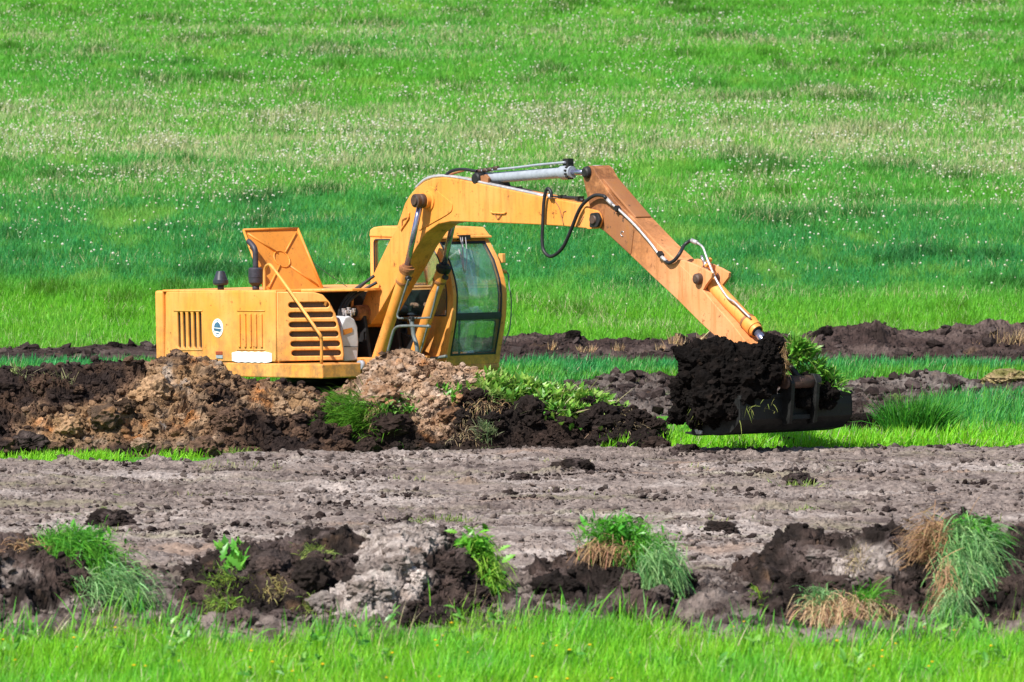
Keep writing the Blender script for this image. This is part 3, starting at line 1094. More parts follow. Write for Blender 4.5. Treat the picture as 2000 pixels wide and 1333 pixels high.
CHROME = m_plain("chrome_rod", (.34, .36, .50), .22, .85, .12)
SHINE = m_plain("worn_steel", (.55, .55, .58), .35, .9, .2)
PIPE = m_plain("steel_pipe", (.58, .55, .56), .38, .5, .2)
LGREY = m_plain("light_grey_sheet", (.50, .51, .54), .6, 0.0, .15, 6)
RAILG = m_plain("grey_rail", (.13, .15, .15), .5, .1)
MUFF = m_plain("muffler_paint", (.045, .04, .055), .5, .1)
PLAST = m_plain("black_plastic", (.03, .035, .05), .42)
MESHM = m_plain("grille_mesh", (.13, .10, .075), .7, .1, .35, 60)
WHITE = m_plain("white_vinyl", (.85, .85, .83), .55, 0, .05)
BLUE = m_plain("blue_ink", (.05, .13, .22), .5)
REDDK = m_plain("red_lens", (.30, .06, .03), .4)
SEATM = m_plain("seat_cloth", (.03, .03, .04), .9)
SKIN = m_plain("skin", (.48, .26, .18), .55, 0, .08)
SHIRT = m_plain("shirt_cloth", (.45, .44, .48), .85, 0, .12)
TROUS = m_plain("trouser_cloth", (.05, .055, .075), .9)
HAIRM = m_plain("hair", (.03, .02, .015), .7)
STEELD = m_plain("bucket_steel", (.014, .0145, .014), .55, .2, .6, 9, bmp=.015)
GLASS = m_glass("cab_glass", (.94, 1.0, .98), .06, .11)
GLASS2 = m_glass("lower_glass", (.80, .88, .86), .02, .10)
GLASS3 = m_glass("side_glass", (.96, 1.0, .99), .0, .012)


class B:
    """bmesh piece collector -> one mesh object"""
    def __init__(s):
        s.bm = bmesh.new()

    def prism(s, pts, y0, y1):
        """outline of (x, z) pairs pushed from y0 to y1"""
        a = [s.bm.verts.new((p[0], y0, p[1])) for p in pts]
        b = [s.bm.verts.new((p[0], y1, p[1])) for p in pts]
        n = len(pts)
        s.bm.faces.new(a)
        s.bm.faces.new(b[::-1])
        for i in range(n):
            s.bm.faces.new((a[i], b[i], b[(i + 1) % n], a[(i + 1) % n]))
        return s

    def slab(s, pts, z0, z1):
        """footprint of (x, y) pairs pushed from z0 to z1"""
        a = [s.bm.verts.new((p[0], p[1], z0)) for p in pts]
        b = [s.bm.verts.new((p[0], p[1], z1)) for p in pts]
        n = len(pts)
        s.bm.faces.new(a[::-1])
        s.bm.faces.new(b)
        for i in range(n):
            s.bm.faces.new((a[i], a[(i + 1) % n], b[(i + 1) % n], b[i]))
        return s

    def box(s, c, d, rot=None):
        r = bmesh.ops.create_cube(s.bm, size=1.0)
        M = Matrix.Translation(c) @ (rot or Matrix()) @ Matrix.Diagonal((d[0], d[1], d[2], 1))
        bmesh.ops.transform(s.bm, matrix=M, verts=r['verts'])
        return s

    def cyl(s, p0, p1, r0, r1=None, n=20, caps=True):
        p0, p1 = Vector(p0), Vector(p1)
        r1 = r0 if r1 is None else r1
        ax = (p1 - p0).normalized()
        q = ax.to_track_quat('Z', 'Y')
        ring = []
        for p, r in ((p0, r0), (p1, r1)):
            ring.append([s.bm.verts.new(p + q @ Vector((math.cos(2 * math.pi * k / n) * r, math.sin(2 * math.pi * k / n) * r, 0))) for k in range(n)])
        for k in range(n):
            f = s.bm.faces.new((ring[0][k], ring[0][(k + 1) % n], ring[1][(k + 1) % n], ring[1][k]))
            f.smooth = True
        if caps:
            s.bm.faces.new(ring[0][::-1])
            s.bm.faces.new(ring[1])
        return s

    def lathe(s, p0, ax, prof, n=24):
        """prof: (distance along axis, radius)"""
        for (d0, r0), (d1, r1) in zip(prof[:-1], prof[1:]):
            p0 = Vector(p0)
            a = Vector(ax).normalized()
            if abs(d1 - d0) < 1e-6:
                d1 = d0 + 1e-4
            s.cyl(p0 + a * d0, p0 + a * d1, max(r0, 1e-4), max(r1, 1e-4), n, caps=False)
        s.cyl(Vector(p0) + Vector(ax).normalized() * (prof[0][0] - 1e-3), Vector(p0) + Vector(ax).normalized() * prof[0][0], prof[0][1], n=n)
        s.cyl(Vector(p0) + Vector(ax).normalized() * prof[-1][0], Vector(p0) + Vector(ax).normalized() * (prof[-1][0] + 1e-3), prof[-1][1], n=n)
        return s

    def tube(s, pts, r, n=10, smooth=True, sub=5):
        P = [Vector(p) for p in pts]
        if smooth and len(P) > 2:
            Q = []
            for i in range(len(P) - 1):
                a, b = P[i], P[i + 1]
                z = P[i - 1] if i else a * 2 - b
                d = P[i + 2] if i + 2 < len(P) else b * 2 - a
                for k in range(sub):
                    t = k / sub
                    Q.append(0.5 * ((2 * a) + (b - z) * t + (2 * z - 5 * a + 4 * b - d) * t * t + (3 * a - z - 3 * b + d) * t ** 3))
            Q.append(P[-1])
            P = Q
        rings = []
        ref = Vector((0.31, 0.9, 0.2))
        for i, p in enumerate(P):
            t = ((P[min(i + 1, len(P) - 1)] - P[max(i - 1, 0)])).normalized()
            e1 = (ref - t * ref.dot(t)).normalized()
            ref = e1
            e2 = t.cross(e1)
            rings.append([s.bm.verts.new(p + (e1 * math.cos(2 * math.pi * k / n) + e2 * math.sin(2 * math.pi * k / n)) * r) for k in range(n)])
        for a, b in zip(rings[:-1], rings[1:]):
            for k in range(n):
                f = s.bm.faces.new((a[k], a[(k + 1) % n], b[(k + 1) % n], b[k]))
                f.smooth = True
        s.bm.faces.new(rings[0][::-1])
        s.bm.faces.new(rings[-1])
        return s

    def strip(s, prof, y0, y1, th):
        """curved sheet: (x, z) profile, thickness th to the inner (rear) side"""
        n = len(prof)
        inn = []
        for i in range(n):
            a = Vector(prof[max(i - 1, 0)])
            b = Vector(prof[min(i + 1, n - 1)])
            t = (b - a).normalized()
            nn = Vector((-t.y, t.x))
            if nn.x > 0:
                nn = -nn
            inn.append(Vector(prof[i]) + nn * th)
        V = [[s.bm.verts.new((p[0], y, p[1])) for p in q] for q in (prof, inn) for y in (y0, y1)]
        o0, o1, i0, i1 = V
        for k in range(n - 1):
            for a, b in ((o0, o1), (i1, i0), (i0, o0), (o1, i1)):
                s.bm.faces.new((a[k], b[k], b[k + 1], a[k + 1])).smooth = th < .01
        s.bm.faces.new((o0[0], i0[0], i1[0], o1[0]))
        s.bm.faces.new((o0[-1], o1[-1], i1[-1], i0[-1]))
        return s

    def done(s, name, m, parent, bevel=0.0, seg=2, mw=None):
        bmesh.ops.recalc_face_normals(s.bm, faces=s.bm.faces)
        me = bpy.data.meshes.new(name)
        s.bm.to_mesh(me)
        s.bm.free()
        o = link(name, me, m, parent)
        if mw is not None:
            o.matrix_world = mw
        if bevel:
            md = o.modifiers.new("bevel", 'BEVEL')
            md.width = bevel
            md.segments = seg
            md.limit_method = 'ANGLE'
            md.angle_limit = R(35)
        return o


def rounded(pts, r, n=5):
    out = []
    k = len(pts)
    for i in range(k):
        p, a, b = Vector(pts[i]), Vector(pts[i - 1]), Vector(pts[(i + 1) % k])
        da, db = (a - p), (b - p)
        rr = min(r, da.length * .45, db.length * .45)
        s, e = p + da.normalized() * rr, p + db.normalized() * rr
        for j in range(n + 1):
            t = j / n
            out.append(tuple(s * (1 - t) ** 2 + p * 2 * t * (1 - t) + e * t * t))
    return out


def plate(name, outline, holes, thick, m, parent, frame, bevel=0.004):
    """flat plate with real openings: outlines in the (e1, e2) axes of frame"""
    cu = bpy.data.curves.new(name, 'CURVE')
    cu.dimensions = '2D'
    cu.fill_mode = 'BOTH'
    cu.extrude = thick / 2 - bevel
    cu.bevel_depth = bevel
    cu.bevel_resolution = 1
    cu.offset = -bevel
    for pts in [outline] + list(holes):
        sp = cu.splines.new('POLY')
        sp.points.add(len(pts) - 1)
        for p, q in zip(sp.points, pts):
            p.co = (q[0], q[1], 0, 1)
        sp.use_cyclic_u = True
    tmp = bpy.data.objects.new("tmp", cu)
    COL.objects.link(tmp)
    dg = bpy.context.evaluated_depsgraph_get()
    dg.update()
    me = bpy.data.meshes.new_from_object(tmp.evaluated_get(dg))
    bpy.data.objects.remove(tmp)
    bpy.data.curves.remove(cu)
    me.transform(frame)
    me.name = name
    return link(name, me, m, parent)


def frame_of(p0, e1, e2):
    e1, e2 = Vector(e1).normalized(), Vector(e2).normalized()
    n = e1.cross(e2)
    M = Matrix((e1, e2, n)).transposed().to_4x4()
    return Matrix.Translation(p0) @ M


XC = empty("excavator", "old orange yellow excavator with open hood lid lifting a bucket of black soil", "excavator", mat=MW)

P_c0 = MP(630, 740, -1.4)
P_c1 = MP(630, 712, -1.4)
XF = P_c0.x
ZD0, ZD1 = P_c0.z, P_c1.z
XT = MP(304, 690, -1.4).x
XA = MP(540, 640, -1.4).x
ZH = MP(430, 567, -1.4).z
YL = 1.38
XFC = XF + .02
print("deck", XF, XT, XA, ZD0, ZD1, ZH)

# deck with the recess for the boom foot
deck = B().slab([(XT, -1.4), (XF, -1.4), (XF, -.80), (XF - .62, -.78), (XF - .62, .38), (XF - .02, .40), (XF - .02, YL), (XT, YL)], ZD0, ZD1)
deck.done("deck", YEL, XC, .015)
B().slab([(XF - .6, -.5), (XF - .12, -.5), (XF - .12, -.36), (XF - .6, -.36)], ZD0 - .02, ZD1 + .05).done("cylinder_bracket", YEL, XC, .01)
B().slab([(XF - .6, .36), (XF - .12, .36), (XF - .12, .37), (XF - .6, .37)], ZD0 - .02, ZD1 + .05).done("cylinder_bracket", YEL, XC)

# undercarriage, mostly behind the heaps
B().cyl((-.35, 0, ZD0 - .14), (-.35, 0, ZD0 - .005), .62, n=40).done("swing_ring", DARK, XC)
B().slab([(-1.2, -.55), (.5, -.55), (.5, .55), (-1.2, .55)], ZD0 - .55, ZD0 - .14).done("undercarriage", DARK, XC, .02)
for sy in (-1, 1):
    b = B()
    out = rounded([(-1.95, ZD0 - .78), (-2.15, ZD0 - .48), (-1.95, ZD0 - .2), (1.05, ZD0 - .2), (1.25, ZD0 - .48), (1.05, ZD0 - .78)], .16, 4)
    b.prism(out, sy * .92 - .25, sy * .92 + .25)
    L0 = [Vector(p) for p in out]
    for i in range(len(L0)):
        a, c = L0[i], L0[(i + 1) % len(L0)]
        m_ = max(1, int((c - a).length / .17))
        for k in range(m_):
            q = a.lerp(c, (k + .5) / m_)
            d = (c - a).normalized()
            rot = Matrix.Rotation(-math.atan2(d.y, d.x), 4, 'Y')
            b.box((q.x, sy * .92, q.y), (.14, .54, .05), rot)
    b.done("track", DARK, XC)

# tail weight and engine house
hz0 = ZD1 + .004
B().slab([(XT, -1.4), (XT + .165, -1.4), (XT + .165, YL), (XT, YL), (XT - .12, .9), (XT - .12, -.9)], hz0, ZH - .012).done("counterweight", YEL, XC, .03, 3)
cut = XT + .172
eh = B().slab([(cut, -1.36), (XA, -1.36), (XA, YL - .02), (cut, YL - .02)], hz0, ZH - .03)
eh.done("engine_house", YEL, XC, .02)
B().slab([(XA + .003, -.95), (XA + .02, -.95), (XA + .02, YL - .1), (XA + .003, YL - .1)], hz0, ZH - .05).done("bulkhead", BLACK, XC)
B().prism([(XA + .02, hz0), (XA + .72, hz0), (XA + .72, hz0 + .22), (XA + .30, hz0 + .34), (XA + .22, ZH - .06), (XA + .02, ZH - .06)], .30, .36).done("bay_wall", BLACK, XC)
# hood top skin
B().slab([(cut - .01, -1.395), (XA - .01, -1.395), (XA - .01, YL), (cut - .01, YL)], ZH - .028, ZH).done("hood_top", YEL, XC, .012, 3)
q0, q1 = MX(632, 569, XA + .35), MX(722, 569, XA + .35)
B().slab([(XA + .0, q0.y - .1), (XA + .55, q0.y + .3), (XA + .55, q1.y + .1), (XA + .0, q1.y)], ZH - .03, ZH + .002).done("hood_ledge", YEL, XC, .006)


def slot2(cx0, cy0, cx1, cy1, r, n=6):
    """round-ended slot outline between two centres (2d)"""
    a, b = Vector((cx0, cy0)), Vector((cx1, cy1))
    d = (b - a).normalized()
    pn = Vector((-d.y, d.x))
    o = []
    for k in range(n + 1):
        t = math.pi * k / n
        o.append(tuple(b + pn * math.cos(t) * r + d * math.sin(t) * r))
    for k in range(n + 1):
        t = math.pi * k / n
        o.append(tuple(a - pn * math.cos(t) * r - d * math.sin(t) * r))
    return o


def side2(u, v):
    p = MP(u, v, -1.4)
    return (p.x, p.z)


# right hood panel: two louvred fields
hp = [side2(322, 706), side2(538.5, 707), side2(538.5, 569.5), side2(324, 570.5)]
hol = []
for u in (349, 359, 369.5, 380, 390):
    a, c = side2(u, 614), side2(u + 1.2, 676)
    hol.append(slot2(a[0], a[1], c[0], c[1], .033))
sp_o = plate("hood_side_panel", rounded(hp, .03), hol, .036, YEL, XC, frame_of((0, -1.383, 0), (1, 0, 0), (0, 0, 1)), .008)
a, c = side2(343, 606), side2(396, 684)
B().prism([(a[0], c[1]), (c[0], c[1]), (c[0], a[1]), (a[0], a[1])], -1.3645, -1.3615).done("louvre_mesh", DARK, sp_o)
for u in (468, 479, 489.5, 500, 511):
    p0, p1 = MP(u, 613, -1.402), MP(u + 1, 679, -1.402)
    bb = B()
    q = Vector((0, .0, 0))
    bb.prism([(p0.x - .022, p0.z), (p0.x + .020, p0.z), (p1.x + .020, p1.z), (p1.x - .022, p1.z)], -1.424, -1.4005)
    bb.done("louvre", YEL, sp_o, .014, 3)
# raised frame lips round both fields
for (ua, ub) in ((340, 396), (464, 518)):
    for v in (607.5, 684):
        p0, p1 = MP(ua, v, -1.4), MP(ub, v, -1.4)
        B().tube([p0 + Vector((0, -.003, 0)), p1 + Vector((0, -.003, 0))], .008, smooth=False).done("pressed_rib", YEL, sp_o)

# crest, repeater light and blanked name plate on the panel
cc = MP(425.5, 641, -1.403)
em = B().cyl(cc, cc + Vector((0, -.006, 0)), .118, n=40).done("emblem", WHITE, XC)
bb = B()
rr_ = random.Random(4)
for k in range(26):
    an = 2 * math.pi * k / 26
    if k % 3 != 2:
        bb.box((cc.x + .098 * math.cos(an), cc.y - .0075, cc.z + .098 * math.sin(an)), (.010, .002, .016), Matrix.Rotation(-an, 4, 'Y'))
bb.prism([(cc.x - .072, cc.z - .034), (cc.x + .06, cc.z - .05), (cc.x + .085, cc.z - .012), (cc.x - .082, cc.z - .002)], cc.y - .0085, cc.y - .0065)
bb.prism([(cc.x - .075, cc.z + .008), (cc.x + .08, cc.z + .002), (cc.x + .05, cc.z + .055), (cc.x + .005, cc.z + .08), (cc.x - .055, cc.z + .055)], cc.y - .0085, cc.y - .0065)
bb.prism([(cc.x - .045, cc.z - .055), (cc.x + .04, cc.z - .068), (cc.x + .02, cc.z - .08), (cc.x - .03, cc.z - .072)], cc.y - .0085, cc.y - .0065)
bb.done("emblem_drawing", BLUE, em)
p0, p1, p2 = MP(423, 686.5, -1.4), MP(435, 693.5, -1.4), MP(435, 700.5, -1.4)
B().prism([(p0.x, p1.z), (p1.x, p1.z), (p1.x, p0.z), (p0.x, p0.z)], -1.418, -1.4015).done("side_lamp", REDDK, XC, .004)
B().prism([(p0.x, p2.z), (p1.x + .01, p2.z), (p1.x + .01, p1.z - .004), (p0.x, p1.z - .004)], -1.412, -1.4015).done("side_lamp_base", GREYP, XC, .003)
q0, q1 = MP(454, 708, -1.4), MP(531, 687.5, -1.4)
o2 = []
nx = 13
for k in range(nx):
    x = q0.x + (q1.x - q0.x) * k / (nx - 1)
    o2.append((x, q0.z + .008 * (k % 2) + (.02 if k in (0, nx - 1) else 0)))
for k in range(nx - 1, -1, -1):
    x = q0.x + (q1.x - q0.x) * k / (nx - 1)
    o2.append((x, q1.z - .008 * (k % 2) - (.02 if k in (0, nx - 1) else 0)))
B().prism(o2, -1.4065, -1.4015).done("blank_name_plate", WHITE, XC)

# slanted vent panel at the front corner of the hood
PH = R(50)
A0 = Vector((XA + .012, -1.392, 0))
E1 = Vector((math.cos(PH), math.sin(PH), 0))
NV = Vector((-math.sin(PH), math.cos(PH), 0))


def vent2(u, v):
    p = PL(u, v, A0, NV)
    return ((p - A0).dot(E1), p.z)


vo = [vent2(541, 706), vent2(671, 704), vent2(672, 692), vent2(669, 668), vent2(663, 640), vent2(655, 612), vent2(643, 590), vent2(630, 576), vent2(614, 571), vent2(541, 570)]
vh = []
for (vv_, ua, ub) in ((596.5, 569, 638), (616, 569, 646), (635, 570, 652), (653.5, 571, 656), (672.5, 573, 659), (690.5, 575, 661)):
    a, c = vent2(ua, vv_), vent2(ub, vv_ - 1)
    vh.append(slot2(a[0], a[1], c[0], c[1], .034))
vp = plate("vent_panel", vo, vh, .05, YEL, XC, frame_of(A0, E1, (0, 0, 1)), .012)
bb = B()
fr = frame_of(A0, E1, (0, 0, 1))
inner = [vent2(546, 702), vent2(664, 700), vent2(661, 668), vent2(648, 612), vent2(614, 577), vent2(546, 577)]
nrm = E1.cross(Vector((0, 0, 1)))
for d0, d1 in ((-.04, -.045),):
    va = [bb.bm.verts.new(fr @ Vector((p[0], p[1], d0))) for p in inner]
    vb_ = [bb.bm.verts.new(fr @ Vector((p[0], p[1], d1))) for p in inner]
    bb.bm.faces.new(va)
    bb.bm.faces.new(vb_[::-1])
    for i in range(len(inner)):
        bb.bm.faces.new((va[i], vb_[i], vb_[(i + 1) % len(inner)], va[(i + 1) % len(inner)]))
bb.done("grille_mesh", MESHM, vp)
# the box behind that panel
bb = B()
va = [bb.bm.verts.new(fr @ Vector((p[0] - .004, p[1], -.05))) for p in vo]
vb_ = [bb.bm.verts.new(fr @ Vector((p[0] - .004, p[1], -.05)) + Vector((-.55, 0, 0))) for p in vo]
for v_ in vb_:
    v_.co.x = min(v_.co.x, XA)
bb.bm.faces.new(vb_[::-1])
for i in range(len(vo)):
    bb.bm.faces.new((va[i], vb_[i], vb_[(i + 1) % len(vo)], va[(i + 1) % len(vo)]))
bb.done("side_box", YEL, XC)

# light grey tank end beside the boom foot
bx = .82
pts = [(672, 706), (699, 704), (701, 668), (699, 640), (693, 624), (683, 617), (674, 620), (667, 634), (664, 660)]
pp = [MX(u, v, bx) for u, v in pts]
bb = B()
va = [bb.bm.verts.new(p) for p in pp]
vb_ = [bb.bm.verts.new(p + Vector((-.5, 0, 0))) for p in pp]
bb.bm.faces.new(va)
bb.bm.faces.new(vb_[::-1])
for i in range(len(pp)):
    bb.bm.faces.new((va[i], vb_[i], vb_[(i + 1) % len(pp)], va[(i + 1) % len(pp)]))
bb.done("grey_tank", LGREY, XC, .02, 3)
pp = [MX(u, v, bx + .004) for u, v in ((670, 644), (688, 640), (688.5, 649), (671, 655))]
bb = B()
va = [bb.bm.verts.new(p) for p in pp]
vb_ = [bb.bm.verts.new(p + Vector((.003, 0, 0))) for p in pp]
bb.bm.faces.new(va)
bb.bm.faces.new(vb_[::-1])
for i in range(4):
    bb.bm.faces.new((va[i], vb_[i], vb_[(i + 1) % 4], va[(i + 1) % 4]))
bb.done("paint_patch", ORANGE, XC)
B().tube([MX(672, 677, bx + .006), MX(700, 678, bx + .006)], .004).done("seam", DARK, XC)

# open hood lid standing across the machine
xl = MP(518, 571, -1.22).x
lb0, lb1 = MX(518, 571, xl), MX(631, 568, xl)
lt0, lt1 = MX(475, 450, xl - .0), MX(580.5, 447, xl - .0)
tilt = Vector((-.34, 0, 0))


def lid(s, t, off=0.0):
    b0 = lb0.lerp(lb1, s)
    y0 = lb0.y + (lb1.y - lb0.y) * s
    top0 = PL(475, 450, (xl - .40, 0, 0), (1, 0, 0))
    top1 = PL(580.5, 447, (xl - .40, 0, 0), (1, 0, 0))
    tt = top0.lerp(top1, s)
    p = b0.lerp(tt, t)
    nn_ = (lb1 - lb0).cross(top0 - lb0).normalized()
    if nn_.x < 0:
        nn_ = -nn_
    return p + nn_ * off


def quadslab(name, cs, off0, off1, m, parent, bevel=0.0):
    bb = B()
    va = [bb.bm.verts.new(lid(s, t, off0)) for s, t in cs]
    vb2 = [bb.bm.verts.new(lid(s, t, off1)) for s, t in cs]
    bb.bm.faces.new(va)
    bb.bm.faces.new(vb2[::-1])
    n = len(cs)
    for i in range(n):
        bb.bm.faces.new((va[i], vb2[i], vb2[(i + 1) % n], va[(i + 1) % n]))
    return bb.done(name, m, parent, bevel)


ld = quadslab("hood_lid", [(0, 0), (1, 0), (1, 1), (0, 1)], 0, -.012, ORANGE, XC)
for (s0, t0, s1, t1) in ((.06, .94, .46, .62), (.94, .93, .60, .62), (.08, .06, .42, .42), (.94, .08, .60, .40), ):
    B().tube([lid(s0, t0, .006), lid(s1, t1, .006)], .013, smooth=False).done("pressed_rib", ORANGE, ld)
B().tube([lid(.5 + .13 * math.cos(a_ * math.pi / 8), .52 + .13 * math.sin(a_ * math.pi / 8), .004) for a_ in range(17)], .010).done("pressed_ring", ORANGE, ld)
for (s0, t0, s1, t1) in ((0, 0, 0, 1), (1, 0, 1, 1), (0, 1, 1, 1)):
    B().tube([lid(s0, t0, .008), lid(s1, t1, .008)], .016, smooth=False).done("lid_flange", ORANGE, ld)

# exhaust, air cleaner
ye = -1.29
e0, e1, e2_, e3 = MP(501, 570, ye), MP(499.5, 557, ye), MP(499, 523, ye), MP(499, 515, ye)
ex = B()
zz = Vector((0, 0, 1))
hgt = e2_.z - e1.z
ex.lathe(e1, zz, [(-.01, .05), (.03, .088), (hgt * .45, .092), (hgt * .46, .095), (hgt * .49, .095), (hgt * .5, .092), (hgt - .02, .09), (hgt, .07)])
exo = ex.done("muffler", MUFF, XC)
B().cyl(Vector((e1.x, ye, ZH - .01)), e1, .045, n=16).done("muffler_stem", MUFF, exo)
B().tube([e2_ + Vector((0, 0, -.01)), MP(499, 505, ye), MP(498.5, 492, ye), MP(495.5, 483, ye), MP(488, 474, ye), MP(485, 472, ye)], .036, 14).done("exhaust_pipe", MUFF, exo)
a0, a1, a2 = MP(431.5, 557, ye), MP(431, 553, ye), MP(431, 530, ye)
hh = a2.z - a1.z
pc = B().lathe(a1, zz, [(-.03, .07), (-.02, .092), (.0, .1), (.035, .1), (.04, .09), (hh * .95, .055), (hh, .05)]).done("air_cleaner", PLAST, XC)
B().cyl(Vector((a1.x, ye, ZH - .01)), a1 + Vector((0, 0, -.02)), .042, n=16).done("air_cleaner_stem", PLAST, pc)

# yellow grab rail over the corner
yr = -1.40
B().tube([MP(517, 571, yr + .05), MP(516.5, 540, yr + .05), MP(518, 524, yr + .05), MP(524, 517.5, yr + .04), MP(532, 522, yr), MP(560, 560, yr), MP(595, 610, yr), MP(619, 645, yr), MP(626.5, 657, yr + .02), MP(628, 668, yr + .04), MP(628, 711, yr + .04)],
         .020, 10, True, 4).done("grab_rail", YEL, XC)

# engine bay bits and hoses at the boom foot
for (u, v, x) in ((671, 608, .75), (676, 611, .78), (681, 606, .75), (686, 611, .8), (691, 608, .78)):
    B().cyl(MX(u, v + 8, x), MX(u, v - 3, x), .013, n=8).box(MX(u, v, x), (.03, .03, .02)).box(MX(u, v - 4, x), (.04, .03, .015)).done("valve", PIPE, XC)
B().tube([MX(687, 612, XA + .15), MX(689, 570, XA + .15)], .018, smooth=False).done("bay_strut", YEL, XC)
for pts in (((667, 625), (668, 608), (678, 588), (697, 567), (716, 550), (731, 539)), ((662, 622), (664, 604), (676, 582), (697, 563), (722, 546)), ((672, 612), (682, 590), (702, 572), (722, 560), (736, 552))):
    B().tube([MP(u, v, -.60 + .34 * (u - 660) / 75) for u, v in pts], .020).done("hose", RUBBER, XC)
B().tube([MP(600, 505, .3), MP(640, 535, .3), MP(680, 562, .3)], .004).done("lid_cord", DARK, XC)

# ---- boom
BW = .165


def side(pts, y):
    return [(lambda p: (p.x, p.z))(MP(u, v, y)) for u, v in pts]


boom_px = [(691, 621), (703, 606), (729, 536), (759, 474), (774, 446), (782, 424), (791, 397), (800, 382), (812, 368), (828, 355.5), (844, 349), (868, 346.5), (904, 352), (952, 362), (1000, 372), (1072, 387), (1134, 398), (1151, 405),
           (1150, 447), (1101, 442), (1048, 439), (976, 436), (906, 433.5), (880, 433), (856, 438), (832, 455), (812, 485), (795, 517), (770, 558), (743, 606), (724, 633), (708, 640), (695, 635)]
bo = B().prism(side(boom_px, -BW), -BW, BW).done("boom", YEL2, XC, .012)
# pads and bosses on the side of the boom
pad = rounded(side([(812, 420), (826, 372), (842, 363), (885, 398), (884, 412), (874, 420), (835, 442), (818, 452)], -BW), .06)
B().prism(pad, -BW - .012, -BW + .002).done("reinforcing_plate", YEL2, bo, .004)
pk = MP(838, 392, -BW)
B().lathe(pk, (0, -1, 0), [(0, .135), (.03, .13), (.035, .10), (.09, .095)], 32).done("pin_boss", YEL2, bo)
pc1 = Vector((pk.x, 0, pk.z))
B().cyl((pk.x, -.40, pk.z), (pk.x, .40, pk.z), .062, n=24).done("boom_pin", DARK, XC)
B().lathe((pk.x, -.335, pk.z), (0, -1, 0), [(0, .085), (.05, .085), (.055, .06), (.075, .055)], 24).done("pin_cap", BRN, XC)
B().lathe(MP(715, 611, -BW), (0, -1, 0), [(-.02, .10), (.17, .095), (.18, .08)], 32).done("foot_boss", PEACH, bo)
fb = MP(716, 609, -BW)
B().cyl((fb.x, -.5, fb.z), (fb.x, .45, fb.z), .06).done("foot_pin", DARK, XC)
bb = B()
for sy in (-1, 1):
    bb.prism([(fb.x - .18, ZD1 - .05), (fb.x + .20, ZD1 - .05), (fb.x + .07, fb.z + .0), (fb.x, fb.z + .05), (fb.x - .07, fb.z + .0)], sy * .25 - .025, sy * .25 + .025)
bb.done("boom_bracket", DARK, XC, .008)
# hand grips and small welded hooks
for pts in (((959, 413), (963, 416), (984, 417), (988, 414)), ((799, 415), (797, 428), (785, 446), (783, 450))):
    B().tube([MP(u, v, -BW - .012) for u, v in pts], .012, 8).done("welded_hook", YEL2, bo)
for pts in (((966, 417), (972, 428), (980, 418)), ((796, 425), (786, 430), (785, 443))):
    B().tube([MP(u, v, -BW - .012) for u, v in pts], .006, 8).done("wire_loop", RUSTY, bo)
# seam, knuckle marks near the tip, white patch
for pts in (((1082, 391), (1093, 408), (1101, 440)), ((1140, 423), (1131, 441)), ((1099, 426), (1101, 415), (1106, 413))):
    B().tube([MP(u, v, -BW - .001) for u, v in pts], .007, 6).done("weld_seam", RUSTY, bo)
wp = MP(1065.5, 415, -BW)
B().cyl((0, 0, 0), (0, -.003, 0), 1, n=28).done("worn_spot", WHITE, bo, mw=MW @ Matrix.Translation(wp + Vector((0, -.001, 0))) @ Matrix.Diagonal((.065, 1, .085, 1)))
# pipes on the back of the boom
pipe = [(812, 368), (828, 353), (846, 346), (868, 344.5), (904, 349), (952, 359.5), (1000, 369.5), (1062, 383)]
B().tube([MP(u, v, -BW + .02) for u, v in pipe], .017).done("boom_pipe", PIPE, XC)
B().tube([MP(u, v - 1, -BW + .07) for u, v in pipe], .017).done("boom_pipe", PIPE, XC)
B().tube([MP(u, v, -.03) for u, v in ((985, 366), (1020, 371), (1060, 383), (1090, 386), (1120, 387), (1140, 392))], .020).done("boom_hose", RUBBER, XC)
for u, v in ((1012, 369), (1098, 386), (1132, 388)):
    B().box(MP(u, v, -.03), (.05, .10, .055)).done("pipe_clamp", DARK, XC)
B().tube([MP(u, v, -.10) for u, v in ((868, 346), (876, 338), (888, 332.5), (905, 331), (925, 334), (931, 335))], .020).done("boom_hose", RUBBER, XC)
B().tube([MP(u, v, .0) for u, v in ((865, 346), (880, 341), (897, 336), (905, 334))], .014).done("boom_pipe", RUSTY, XC)
B().tube([MP(u, v, -.06) for u, v in ((928, 335), (950, 333), (975, 331), (1010, 327.5), (1050, 322.5), (1104, 317.5))], .015).done("boom_pipe", GREYP, XC)
for u, v in ((937, 334), (948, 333), (958, 331.5), (969, 329)):
    B().cyl(MP(u - 4, v + .4, -.06), MP(u + 4, v - .4, -.06), .026, n=8).done("pipe_union", BRN, XC)

# big loop hose from the boom to the stick
B().tube([MP(u, v, -BW - .05) for u, v in ((1077, 386), (1076, 376), (1071, 369), (1066, 375), (1062, 398), (1060, 440), (1059, 470), (1062, 490), (1073, 501), (1086, 497), (1101, 481), (1115, 450), (1131, 411), (1145, 393), (1162, 382), (1178, 383), (1183, 387))],
         .022, 10).done("loop_hose", RUBBER, XC)
B().cyl(MP(1072, 380, -BW - .04), MP(1077, 388, -BW - .02), .026).done("hose_end", PIPE, XC)


